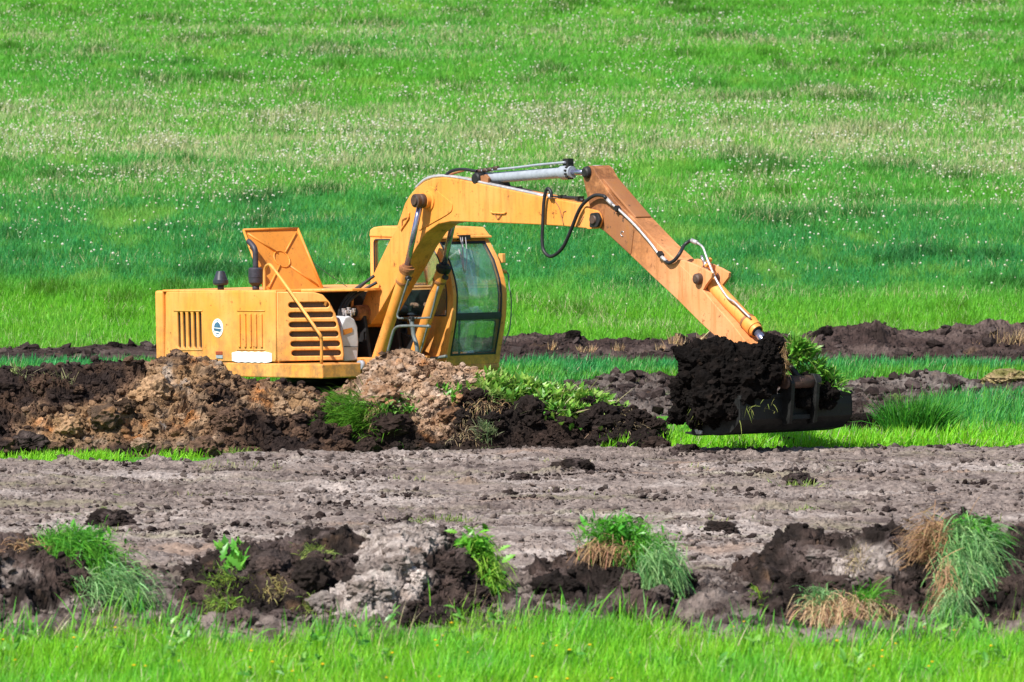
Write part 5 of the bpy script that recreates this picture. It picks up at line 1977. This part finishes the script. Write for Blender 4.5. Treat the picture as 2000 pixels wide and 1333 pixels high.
# roots and straw hanging from the load
rr3 = np.random.default_rng(55)
pa = np.array([mw(MP(u, v, -.25)) for u, v in zip(rr3.uniform(1510, 1535, 500), rr3.uniform(665, 725, 500))])
hr = empty("hanging_roots", "dry roots and grass stalks hanging from the soil in the raised bucket", "roots")
acc = Acc()
blades(acc, pa, rr3.normal(0, .5, (500, 3)) + np.array((.3, -.5, -.5)), rr3.uniform(.04, .13, 500), .005, .5, np.broadcast_to((.30, .20, .10), (500, 3)) * rnd_hue(rr3, 500), rr3, 3)
for (u0, v0, n_) in ((1362, 792, 60), (1470, 800, 7), (1500, 790, 8)):
    acc.build("root_tuft", STRAW, hr)
    acc = Acc()
    P_ = np.array([mw(MP(u0 + rr3.normal(0, 9), v0 + rr3.normal(0, 8), -.90)) for _ in range(n_)])
    blades(acc, P_, rr3.normal(0, .5, (n_, 3)) + np.array((.1, -.6, -.6)), rr3.uniform(.05, .2, n_), .0055, .4, mixc(np.broadcast_to((.34, .30, .10), (n_, 3)), np.array((.20, .30, .05)), rr3.uniform(0, 1, n_)), rr3, 3)
acc.build("root_tuft", STRAW, hr)


# ================================================================== SODS AND WEEDS ON THE HEAPS
def surf(Pm, Nm, u, v, n, su, sv, r_):
    """points of a heap surface that show near (u, v)"""
    Pf, Nf = Pm.reshape(-1, 3), Nm.reshape(-1, 3)
    vu = 1000 + Pf[:, 0] / Pf[:, 1] * F
    vv_ = vrow(Pf[:, 1], Pf[:, 2])
    w = np.exp(-((vu - u) / su) ** 2 - ((vv_ - v) / sv) ** 2) * (Nf[:, 1] < .35)
    w = w / w.sum()
    i = r_.choice(len(Pf), n, p=w)
    return Pf[i], Nf[i]


def sod(name, label, cat, pieces, seed, parent_mat=None, group=None):
    """pieces: dict(kind, P, D, ...) -> child meshes"""
    r_ = np.random.default_rng(seed)
    p0 = Vector(pieces[0][1].mean(0))
    root = empty(name, label, cat, group, Matrix.Translation(p0))
    off = np.array(p0[:])
    for (part, P, D, L, Wd, dr, cols, m_) in pieces:
        a_ = Acc()
        n_ = len(P)
        C_ = mixc(np.broadcast_to(cols[0], (n_, 3)), np.array(cols[1]), r_.uniform(0, 1, n_)) * rnd_hue(r_, n_, .18)
        if part == "leaves":
            leaves(a_, P - off, D, r_.uniform(*L, n_), C_, r_, width=Wd)
        else:
            blades(a_, P - off, D, r_.uniform(*L, n_), Wd, r_.uniform(*dr, n_), C_, r_, 4)
        a_.build(part, m_, root)
    return root


def flowd(r_, n, d, s=.35):
    return np.asarray(d, float) + r_.normal(0, s, (n, 3))


r_ = np.random.default_rng(61)
# grassy sod left of centre, falling to the left
P1, N1 = surf(MP_, MN_, 676, 815, 4200, 66, 26, r_)
P2, N2 = surf(MP_, MN_, 770, 800, 420, 26, 22, r_)
P3, N3 = surf(MP_, MN_, 735, 812, 300, 10, 16, r_)
sod("grass_sod", "long soft green grass sod lying at the foot of the pale clod heap", "grass sod",
    [("grass", P1, N1 * .5 + flowd(r_, len(P1), (-.5, -.5, .35), .3), (.16, .38), .008, (.2, .7), ((.05, .20, .015), (.16, .34, .03)), LEAF),
     ("leaves", P2, N2 * .6 + flowd(r_, len(P2), (0, -.5, -.1), .45), (.05, .12), .7, (0, 0), ((.08, .28, .03), (.22, .40, .09)), LEAFG),
     ("dry_grass", P3, N3 * .4 + flowd(r_, len(P3), (-.1, -.5, -.4), .4), (.06, .16), .007, (.2, .6), ((.30, .20, .10), (.42, .30, .16)), STRAW)], 62)
# leafy weeds over the right half of the middle heap
P1, N1 = surf(MP_, MN_, 1040, 765, 900, 62, 16, r_)
P2, N2 = surf(MP_, MN_, 1130, 790, 900, 42, 26, r_)
P3, N3 = surf(MP_, MN_, 970, 752, 260, 30, 14, r_)
P4, N4 = surf(MP_, MN_, 1100, 780, 140, 70, 26, r_)
sod("weed_bundle", "broad leafy green weeds draped over the black peat below the stick", "weeds",
    [("leaves", P1, N1 * .7 + flowd(r_, 900, (.1, -.4, .25), .45), (.07, .18), .8, (0, 0), ((.06, .25, .02), (.30, .46, .08)), LEAFG),
     ("leaves", P2, N2 * .7 + flowd(r_, 900, (.1, -.4, .0), .45), (.07, .18), .8, (0, 0), ((.06, .25, .02), (.30, .46, .08)), LEAFG),
     ("leaves", P3, N3 * .7 + flowd(r_, 260, (.1, -.4, .25), .45), (.07, .16), .8, (0, 0), ((.10, .30, .02), (.40, .50, .14)), LEAFG),
     ("stems", P4, N4 * .5 + flowd(r_, 140, (.2, -.4, 0), .6), (.15, .40), .012, (0, .3), ((.30, .34, .12), (.42, .40, .22)), LEAFG)], 63)
P1, N1 = surf(MP_, MN_, 975, 768, 900, 40, 12, r_)
P2, N2 = surf(MP_, MN_, 950, 790, 420, 30, 8, r_)
P3, N3 = surf(MP_, MN_, 880, 775, 120, 22, 18, r_)
sod("grass_sod", "overturned turf with a pale dry edge on the middle of the black peat", "grass sod",
    [("grass", P1, N1 * .5 + flowd(r_, len(P1), (.2, -.35, .45), .35), (.08, .2), .008, (.1, .6), ((.08, .24, .03), (.26, .36, .10)), LEAF),
     ("dry_grass", P2, N2 * .5 + flowd(r_, len(P2), (-.3, -.5, -.3), .35), (.08, .2), .007, (.2, .7), ((.24, .15, .08), (.44, .32, .17)), STRAW),
     ("leaves", P3, N3 * .6 + flowd(r_, 120, (0, -.3, .2), .5), (.05, .13), .6, (0, 0), ((.08, .30, .02), (.2, .42, .05)), LEAFG)], 64)
P1, N1 = surf(MP_, MN_, 950, 850, 260, 14, 18, r_)
P2, N2 = surf(MP_, MN_, 1210, 835, 420, 45, 26, r_)
P3, N3 = surf(MP_, MN_, 900, 840, 160, 30, 20, r_)
sod("dry_tuft", "withered stalks and pale grass at the foot of the black peat", "dry grass",
    [("grass", P1, N1 * .4 + flowd(r_, len(P1), (.0, -.35, .5), .35), (.1, .24), .008, (.1, .5), ((.18, .30, .12), (.36, .40, .22)), LEAF),
     ("dry_grass", P2, N2 * .5 + flowd(r_, 420, (.0, -.4, -.2), .5), (.05, .18), .006, (.2, .6), ((.20, .14, .08), (.44, .34, .2)), STRAW),
     ("dry_grass", P3, N3 * .5 + flowd(r_, 160, (.0, -.4, -.2), .5), (.05, .18), .006, (.2, .6), ((.20, .14, .08), (.44, .34, .2)), STRAW)], 65)
# small weeds on the left heap
P1, N1 = surf(HP, HN, 35, 730, 70, 12, 12, r_)
P2, N2 = surf(HP, HN, 110, 745, 60, 50, 16, r_)
sod("weed_sprig", "sparse yellowish weed sprigs on the dark crest of the long heap", "weeds",
    [("leaves", P1, N1 * .6 + flowd(r_, 70, (0, -.3, .4), .4), (.04, .1), .5, (0, 0), ((.2, .26, .06), (.36, .40, .16)), LEAFG),
     ("stems", P2, N2 * .6 + flowd(r_, 60, (0, -.3, .4), .5), (.08, .24), .006, (0, .3), ((.2, .22, .08), (.4, .36, .2)), STRAW)], 66)


# ---- clumps of dry reed in front of the far ridge
def tuft(name, label, u, v, Y, n, wid, L, cols, seed, group, cat="dry grass", m_=STRAW, lean=.22, wd=.008, dr=(.0, .35), wind=(.05, 0)):
    r_ = np.random.default_rng(seed)
    b = at(u, v, Y)
    b.z = max(b.z, 0)
    P = r_.normal(0, wid, (n, 3)) * np.array((1, .7, 0))
    C_ = mixc(np.broadcast_to(cols[0], (n, 3)), np.array(cols[1]), r_.uniform(0, 1, n)) * rnd_hue(r_, n, .15)
    a_ = Acc()
    blades(a_, P, upright(r_, n, lean, wind) + P * 1.2, r_.uniform(*L, n), wd, r_.uniform(*dr, n), C_, r_, 3)
    o = a_.build(name, m_)
    o.location = b
    return tag(o, label, cat, group)


RD = ((.42, .27, .13), (.58, .42, .24))
for k, (u, v, hgt, w) in enumerate(((1078, 695, .26, .03), (1132, 695, .2, .03), (1153, 697, .22, .03), (1205, 692, .22, .03), (1290, 695, .22, .04), (1330, 692, .3, .06), (1318, 672, .2, .04), (1372, 672, .2, .04),
                                    (1897, 692, .22, .05), (1948, 690, .26, .05), (1962, 685, .42, .07), (1992, 680, .40, .07), (1415, 690, .2, .03))):
    tuft("dry_reed_tuft", "tan tuft of dry reed standing in front of the far soil ridge", u, v, 97.0, 46, w, (hgt * .6, hgt * 1.1), RD, 400 + k, "dry reed tufts along the far ridge")
# reed stalk leaning beside the bucket
B().tube([at(1352, 685, 88) , at(1365, 668, 88), at(1385, 648, 88), at(1392, 640, 88)], .006, 6).done("reed_stalk", m_plain("reed", (.55, .45, .25), .8), None)
tag(bpy.data.objects["reed_stalk"], "thin pale reed stalk leaning behind the stick above the bucket", "reed")
# dark clods lying on the far ridge
for k, (u, v, r, lab) in enumerate(((1608, 660, .15, "round dark clod on the far ridge right of the bucket"), (1120, 657, .10, "pointed black clod on the far ridge left of the stick"), (222, 683, .12, "dark lump on the far ridge left of the excavator"))):
    acc = Acc()
    lump(acc, (0, 0, 0), (r, r * .9, r * .95), 500 + k * 5, c_peat, ICO5, .35)
    o = acc.build("soil_clod", SOIL)
    o.location = at(u, v, 98.0)
    tag(o, lab, "soil clod")

# ---- tall dark green bush of grass and weed right of the bucket, with clods at its foot
tuft("tall_grass_clump", "tall bushy green grass clump right of the bucket beyond the tilled strip", 1785, 845, 77.6, 1300, .17, (.32, .66), ((.02, .16, .02), (.10, .34, .03)), 420, None, "grass clump", LEAF, .35, .011, (.1, .5))
tuft("grass_clump", "bluish grass clump behind the tall bushy clump at right", 1840, 842, 79.6, 380, .12, (.18, .36), ((.03, .2, .06), (.1, .33, .05)), 421, None, "grass clump", LEAF, .35, .010, (.1, .5))
tuft("grass_clump", "pale arching grass clump between the two black clods at right", 1715, 862, 77.6, 90, .07, (.25, .46), ((.28, .40, .20), (.5, .55, .36)), 422, None, "grass clump", LEAF, .8, .009, (.4, .9), (-.4, -.2))
for k, (u, v, r3, lab) in enumerate(((1680, 828, (.17, .13, .11), "low black clod just right of the bucket"), (1738, 824, (.17, .15, .16), "taller brown black clod leaning on the bushy grass"), (1440, 862, (.13, .12, .08), "dark clod on the grass under the bucket"), (1535, 866, (.16, .12, .06), "flat dark clod on the grass under the bucket hinge"))):
    acc = Acc()
    lump(acc, (0, 0, 0), r3, 530 + k * 5, c_peat, ICO5, .35)
    o = acc.build("soil_clod", SOIL)
    o.location = at(u, v, 77.9 if k < 2 else 76.6)
    tag(o, lab, "soil clod")
# mounds on the turned strip at the right edge
def c_strawm(V, s):
    a = fbm(V[:, 0] * 5, V[:, 1] * 5, V[:, 2] * 9, seed=s, oct=3)
    return mixc(np.broadcast_to((.16, .15, .05), V.shape), np.array((.34, .26, .14)), sstep(-.3, .5, a))


acc = Acc()
lump(acc, (0, 0, 0), (.32, .3, .13), 560, c_strawm, ICO5, .25)
o = acc.build("straw_mound", SOIL)
o.location = at(1972, 742, 88.6)
tag(o, "low straw coloured mound at the right edge beyond the tall grass", "soil mound")
# bigger clods on the tilled strip
for k, (u, v, r, lab) in enumerate(((1122, 930, .17, "ragged dark clod in the middle of the tilled strip"), (215, 1036, .17, "dark clod behind the left grass sod with a few blades"), (1020, 940, .08, "small dark clod left of the ragged one on the tilled strip"),
                                    (1558, 950, .13, "clod with olive grass on the right of the tilled strip"), (995, 975, .08, "small clod below the middle of the tilled strip"), (1340, 890, .12, "brown clod at the far edge of the tilled strip by the bucket"),
                                    (50, 885, .20, "grey clod at the foot of the long heap at the left edge"), (1410, 1045, .12, "long dark clod on the tilled strip above the small sod"), (240, 945, .06, "tiny dark clod on the left of the tilled strip"))):
    acc = Acc()
    lump(acc, (0, 0, 0), (r * 1.25, r * .9, r * .7), 600 + k * 5, (lambda V, s: mixc(c_peat(V, s) * 1.6, np.broadcast_to(GREYD, V.shape), sstep(-.2, .6, fbm(V[:, 0] * 6, V[:, 1] * 6, V[:, 2] * 6, seed=s + 9)))), ICO5, .4)
    o = acc.build("soil_clod", SOIL)
    Yc = gY(v)
    o.location = at(u, v, Yc) + Vector((0, 0, r * .35))
    tag(o, lab, "soil clod")
for k, (u, v, n_, w, lab) in enumerate(((1560, 953, 120, .12, "olive grass tuft on the clod right of centre in the tilled strip"), (880, 1022, 160, .16, "yellow green tuft in the tilled strip behind the grey boulder clod"), (1582, 1005, 90, .08, "small bright tuft on the right of the tilled strip"),
                                        (212, 1045, 50, .05, "thin dark tuft on the clod behind the left sod"), (468, 888, 120, .12, "green tuft at the foot of the long heap"), (820, 1027, 80, .12, "faint tuft left of the yellow green one"))):
    tuft("grass_tuft", lab, u, v, gY(v), n_, w, (.06, .16), ((.12, .26, .03), (.34, .38, .12)), 440 + k, None, "grass tuft", LEAF, .5, .008, (.1, .6))


# ================================================================== FOREGROUND ROW OF TURNED SODS
def c_dark(x, y, z, u, v, d, tanw=.0, greyw=0.0, s=0, greyblobs=()):
    a = fbm(x * 2.0, y * 2, z * 2.4, seed=131 + s, oct=4)
    b = fbm(x * 7, y * 7, z * 8, seed=132 + s, oct=4)
    c = mixc(np.broadcast_to(PEAT * 1.2, x.shape + (3,)), np.array((.075, .052, .045)), sstep(-.3, .6, a + b * .5))
    c = mixc(c, GREYD * 1.5, sstep(.15, .75, fbm(x * 1.7, y * 1.7, z * 2.6, seed=139 + s, oct=4)) * .75)
    g_ = greyw + sum(blob(u, v, *q[:4]) * q[4] for q in greyblobs)
    c = mixc(c, mixc(np.broadcast_to(GREY * .9, x.shape + (3,)), GREYL * 1.15, sstep(-.4, .4, b)), sstep(.25, .8, g_ + a * .35 + b * .25))
    return mixc(c, np.array((.20, .12, .07)), sstep(.5, .9, fbm(x * 3, y * 3, z * 3, seed=133 + s)) * .5)


def fmound(label, crest, Yc, Yf, Yb, seed, ncr=900, amp=1.0, **kw):
    o, P, Nn = heap("soil_mound", crest, Yc, Yf, Yb, lambda x, y, z, u, v, d: c_dark(x, y, z, u, v, d, s=seed, **kw), seed, nt=150, du=.010, amp=amp, ncr=ncr * 4, rcr=.010, rmax=.045, lump=.6, nl=34, rl=(.05, .14))
    tag(o, label, "soil mound")
    return P, Nn


fA, fAn = fmound("grey brown soil mound under the left grass sod", [(-260, 1130), (-120, 1100), (-20, 1080), (20, 1072), (60, 1070), (110, 1085), (170, 1108), (230, 1140), (290, 1185), (340, 1235)], 54.6, 52.0, 56.0, 701, greyblobs=((40, 1130, 60, 30, .5), (200, 1190, 70, 25, .5), (90, 1190, 80, 30, .3)))
fB, fBn = fmound("dark peat mound with leafy sprout left of the grey boulder clod", [(290, 1235), (345, 1185), (395, 1140), (430, 1110), (470, 1088), (520, 1078), (560, 1092), (600, 1072), (640, 1062), (690, 1068), (720, 1100), (770, 1220)], 54.6, 52.0, 56.0, 702)
fC, fCn = fmound("large pale grey clod mound in the foreground with brown patches", [(620, 1235), (660, 1128), (690, 1100), (715, 1078), (742, 1072), (750, 1050), (775, 1036), (800, 1040), (830, 1052), (870, 1064), (905, 1078), (928, 1104), (945, 1150), (985, 1230)], 54.4, 51.9, 55.8, 703,
                 amp=.9, greyblobs=((720, 1160, 70, 70, 1.3), (790, 1062, 62, 36, 1.8), (840, 1130, 60, 40, .5), (760, 1120, 60, 50, .7), (830, 1090, 50, 14, -1.0), (890, 1110, 40, 30, -1.0), (870, 1170, 60, 30, -.3)))
fD, fDn = fmound("low dark soil mound under the small overhanging sod", [(970, 1235), (1015, 1185), (1060, 1150), (1100, 1130), (1140, 1108), (1180, 1092), (1230, 1100), (1280, 1128), (1330, 1150), (1390, 1160), (1440, 1172), (1500, 1230)], 54.6, 52.0, 56.0, 704, greyblobs=((1290, 1160, 50, 14, .4),))
fE, fEn = fmound("long sloping dark mound with a grey flank right of centre", [(1410, 1235), (1455, 1175), (1500, 1120), (1540, 1085), (1575, 1066), (1610, 1068), (1660, 1062), (1700, 1052), (1740, 1060), (1790, 1070), (1830, 1090), (1880, 1150), (1920, 1200)], 54.6, 52.0, 56.2, 705,
                 greyblobs=((1690, 1090, 60, 35, 1.0), (1640, 1120, 50, 30, .6)))
fF, fFn = fmound("black peat mound at the right edge under the big grass sod", [(1790, 1180), (1815, 1110), (1840, 1065), (1870, 1040), (1910, 1045), (1945, 1075), (1975, 1062), (2010, 1050), (2080, 1040), (2160, 1060), (2260, 1120), (2350, 1200)], 54.4, 51.9, 55.8, 706)

r_ = np.random.default_rng(81)
GG = ((.05, .25, .02), (.15, .42, .04))
GB = ((.05, .22, .05), (.34, .54, .22))


# overhanging turf slabs: a brown root pad and grass combed over its edge
def padsod(name, label, pads, grass, seed, extra=()):
    """pads: (u, v, Y, rx, ry, rz, tilt) root pads; grass: (u, v, su, sv, Y, n, D, L, droop, cols)"""
    r_ = np.random.default_rng(seed)
    p0 = at(pads[0][0], pads[0][1], pads[0][2])
    root = empty(name, label, "grass sod", None, Matrix.Translation(p0))
    off = np.array(p0[:])
    a_ = Acc()
    fr_ = Acc()
    for k, (u, v, Y, rx, ry, rz, tl) in enumerate(pads):
        Bv, T = ICO5
        c_ = np.array(at(u, v, Y)[:]) - off
        rr = 1 + .25 * fbm(Bv[:, 0] * 2, Bv[:, 1] * 2, Bv[:, 2] * 2, seed=seed + k, oct=3) + .08 * billow(Bv[:, 0] * 7, Bv[:, 1] * 7, Bv[:, 2] * 7, seed=seed + k + 3)
        V = Bv * rr[:, None] * np.array((rx, ry, rz))
        ct, st_ = math.cos(tl), math.sin(tl)
        V = np.stack([V[:, 0] * ct - V[:, 2] * st_, V[:, 1], V[:, 0] * st_ + V[:, 2] * ct], 1) + c_
        up_ = sstep(-.3, .5, Bv[:, 2])
        C_ = mixc(c_peat(V, seed + k) * 1.3, np.broadcast_to((.20, .13, .07), V.shape), up_ * .8)
        a_.add(V, None, T, C_)
        # fringe of roots round the pad
        n_ = 420
        i = r_.integers(0, len(V), n_ * 3)
        i = i[(Bv[i, 1] < .3) & (Bv[i, 2] < .55)][:n_]
        blades(fr_, V[i], Bv[i] * .7 + r_.normal(0, .35, (len(i), 3)) + np.array((0, -.2, -.35)), r_.uniform(.03, .14, len(i)), .005, r_.uniform(.1, .6, len(i)), mixc(np.broadcast_to((.16, .09, .05), (len(i), 3)), np.array((.42, .27, .14)), r_.uniform(0, 1, len(i))), r_, 3)
    a_.build("root_pad", SOIL, root)
    fr_.build("roots", STRAW, root)
    for (u, v, su, sv, Y, n_, D, L, dr, cols, wd) in grass:
        g_ = Acc()
        uu_, vv_ = r_.normal(u, su, n_), r_.normal(v, sv, n_)
        P = np.stack([(uu_ - 1000) / F * Y, np.full(n_, Y) + r_.normal(0, .10, n_), H - (vv_ - 50) / F * Y], 1) - off
        C_ = mixc(np.broadcast_to(cols[0], (n_, 3)), np.array(cols[1]), r_.uniform(0, 1, n_)) * rnd_hue(r_, n_, .16)
        blades(g_, P, np.asarray(D) + r_.normal(0, .42, (n_, 3)), r_.uniform(L[0] * .6, L[1], n_), wd * r_.uniform(.6, 1.3, n_), r_.uniform(*dr, n_), C_, r_, 5)
        g_.build("grass", LEAF, root)
    for (part, u, v, su, sv, Y, n_, D, L, dr, cols, wd, m_) in extra:
        uu_, vv_ = r_.normal(u, su, n_), r_.normal(v, sv, n_)
        P = np.stack([(uu_ - 1000) / F * Y, np.full(n_, Y) + r_.normal(0, .08, n_), H - (vv_ - 50) / F * Y], 1) - off
        C_ = mixc(np.broadcast_to(cols[0], (n_, 3)), np.array(cols[1]), r_.uniform(0, 1, n_)) * rnd_hue(r_, n_, .16)
        x_ = Acc()
        if part == "leaves":
            leaves(x_, P, np.asarray(D) + r_.normal(0, .5, (n_, 3)), r_.uniform(*L, n_), C_, r_, width=wd)
        else:
            blades(x_, P, np.asarray(D) + r_.normal(0, .4, (n_, 3)), r_.uniform(*L, n_), wd, r_.uniform(*dr, n_), C_, r_, 4)
        x_.build(part, m_, root)
    return root


ST = ((.26, .15, .08), (.48, .30, .16))
padsod("grass_sod", "thick green grass sod tumbling to the right at the left edge", [(80, 1100, 54.3, .26, .2, .12, -.25), (170, 1125, 54.1, .28, .2, .14, -.5)],
       [(140, 1065, 28, 14, 54.1, 1500, (.2, -.2, .55), (.08, .20), (.2, .7), GG, .008), (150, 1100, 38, 24, 53.8, 2300, (.5, -.45, .15), (.12, .27), (.3, .8), GG, .008), (220, 1155, 32, 22, 52.9, 1600, (.6, -.4, .0), (.09, .24), (.3, .8), GB, .008)], 711,
       extra=[("dry_grass", 60, 1082, 24, 12, 54.0, 800, (-.5, -.4, .1), (.08, .2), (.2, .8), ST, .006, STRAW), ("leaves", 160, 1065, 25, 14, 53.9, 160, (.2, -.3, .4), (.05, .1), 0, ((.04, .22, .02), (.1, .36, .03)), .7, LEAFG)])
padsod("grass_sod", "small overhanging sod with brown underside left of the long mound", [(1198, 1082, 54.0, .20, .2, .11, .1), (1258, 1108, 54.0, .16, .18, .12, -.6)],
       [(1205, 1045, 32, 14, 54.0, 1300, (.15, -.3, .5), (.07, .15), (.3, .8), GG, .008), (1255, 1078, 26, 16, 53.9, 1500, (.45, -.45, .1), (.08, .20), (.4, .9), GG, .008), (1288, 1112, 20, 22, 53.2, 1400, (.4, -.4, -.2), (.09, .22), (.4, .9), GB, .008)], 712,
       extra=[("dry_grass", 1185, 1068, 28, 8, 53.8, 230, (-.3, -.5, -.2), (.06, .18), (.3, .9), ST, .006, STRAW), ("leaves", 1205, 1035, 28, 10, 53.9, 160, (.1, -.3, .4), (.05, .11), 0, ((.05, .26, .02), (.14, .42, .04)), .7, LEAFG)])
padsod("grass_sod", "big sod with long combed green grass and brown straw at the right edge", [(1845, 1078, 53.9, .22, .2, .2, -.5), (1880, 1112, 53.9, .22, .2, .2, -.9)],
       [(1890, 1060, 26, 18, 53.5, 1200, (.5, -.4, .2), (.14, .30), (.3, .8), GB, .009), (1890, 1095, 26, 22, 53.1, 1200, (.45, -.4, -.1), (.14, .32), (.4, .9), GB, .008), (1880, 1135, 20, 18, 52.6, 900, (.3, -.35, -.4), (.14, .34), (.4, .8), GB, .008), (1862, 1185, 13, 18, 52.0, 500, (.0, -.3, -.5), (.14, .32), (.2, .5), GB, .008), (1860, 1160, 14, 26, 53.3, 600, (.1, -.3, -.4), (.16, .34), (.2, .6), GB, .009), (1920, 1060, 16, 14, 53.6, 500, (.6, -.3, .1), (.18, .36), (.4, .9), GG, .009)], 713,
       extra=[("dry_grass", 1830, 1065, 20, 26, 53.5, 850, (-.5, -.35, -.1), (.12, .32), (.1, .5), ST, .006, STRAW), ("dry_grass", 1848, 1150, 9, 26, 52.4, 420, (.05, -.3, -.6), (.1, .26), (.1, .4), ST, .006, STRAW), ("leaves", 1905, 1040, 18, 12, 53.5, 80, (.3, -.3, .3), (.06, .13), 0, GG, .7, LEAFG)])
padsod("grass_sod", "bright green grass and leaves draped down the right side of the grey clod", [(925, 1110, 54.3, .08, .14, .18, .2), (950, 1160, 54.1, .08, .12, .16, .2)],
       [(925, 1085, 16, 16, 53.9, 700, (.25, -.4, -.1), (.12, .28), (.3, .8), ((.10, .30, .02), (.30, .48, .06)), .009), (945, 1140, 18, 26, 53.7, 1100, (.2, -.4, -.2), (.12, .28), (.3, .8), ((.10, .30, .02), (.30, .48, .06)), .009)], 714,
       extra=[("leaves", 925, 1075, 16, 16, 53.8, 130, (.2, -.4, .1), (.07, .16), 0, ((.08, .30, .02), (.18, .46, .04)), .9, LEAFG), ("leaves", 950, 1150, 18, 22, 53.6, 130, (.2, -.4, -.1), (.06, .14), 0, ((.10, .32, .02), (.26, .48, .05)), .9, LEAFG)])
padsod("straw_sod", "pale dry straw sod with green blades at the foot of the long mound", [(1640, 1200, 52.6, .30, .2, .12, .1), (1690, 1212, 52.5, .22, .2, .12, 0)],
       [(1690, 1175, 12, 6, 52.3, 90, (.3, -.2, .7), (.2, .36), (.2, .7), GG, .012), (1610, 1175, 16, 10, 52.3, 260, (-.2, -.3, .5), (.12, .26), (.3, .8), GB, .008)], 715,
       extra=[("dry_grass", 1650, 1195, 34, 13, 52.2, 1500, (-.15, -.5, .0), (.10, .26), (.3, .8), ((.40, .26, .14), (.60, .44, .28)), .006, STRAW)])
# sprigs on the dark mounds
P1, N1 = surf(fB, fBn, 455, 1105, 60, 14, 14, r_)
P2, N2 = surf(fB, fBn, 440, 1135, 500, 28, 14, r_)
P3, N3 = surf(fB, fBn, 440, 1190, 320, 30, 16, r_)
sod("leafy_sprout", "leafy sprout with yellow green grass on the dark peat mound", "weeds",
    [("leaves", P1, N1 * .5 + flowd(r_, 60, (-.1, -.2, .8), .35), (.10, .22), .75, (0, 0), ((.08, .34, .03), (.18, .46, .05)), LEAFG),
     ("grass", P2, N2 * .5 + flowd(r_, 500, (-.1, -.4, .2), .4), (.08, .22), .008, (.2, .8), ((.14, .30, .03), (.34, .44, .08)), LEAF),
     ("grass", P3, N3 * .5 + flowd(r_, 320, (-.1, -.4, .2), .4), (.08, .22), .008, (.2, .8), ((.14, .30, .03), (.34, .44, .08)), LEAF)], 721)
P1, N1 = surf(fB, fBn, 615, 1085, 360, 20, 12, r_)
P2, N2 = surf(fB, fBn, 530, 1150, 260, 26, 14, r_)
P3, N3 = surf(fB, fBn, 620, 1185, 260, 24, 18, r_)
sod("grass_tuft", "yellowing tufts hanging on the dark mound beside the grey clod", "grass tuft",
    [("grass", P1, N1 * .5 + flowd(r_, 360, (.1, -.4, .1), .4), (.07, .18), .008, (.2, .8), ((.16, .28, .04), (.36, .42, .12)), LEAF),
     ("grass", P3, N3 * .5 + flowd(r_, 260, (.1, -.4, .1), .4), (.07, .18), .008, (.2, .8), ((.16, .28, .04), (.36, .42, .12)), LEAF),
     ("dry_grass", P2, N2 * .5 + flowd(r_, 260, (.1, -.4, -.1), .4), (.07, .18), .006, (.2, .8), ((.28, .22, .08), (.46, .40, .16)), STRAW)], 722)
P1, N1 = surf(fE, fEn, 1470, 1170, 420, 26, 12, r_)
P2, N2 = surf(fE, fEn, 1680, 1100, 220, 26, 16, r_)
sod("weed_sprig", "yellow green feathery sprig at the left end of the long mound", "weeds",
    [("grass", P1, N1 * .5 + flowd(r_, 420, (.0, -.4, .3), .45), (.06, .16), .008, (.1, .6), ((.16, .36, .02), (.34, .50, .05)), LEAF),
     ("dry_grass", P2, N2 * .5 + flowd(r_, 220, (.1, -.4, -.1), .5), (.08, .22), .005, (.1, .6), ((.28, .22, .12), (.44, .36, .2)), STRAW)], 723)
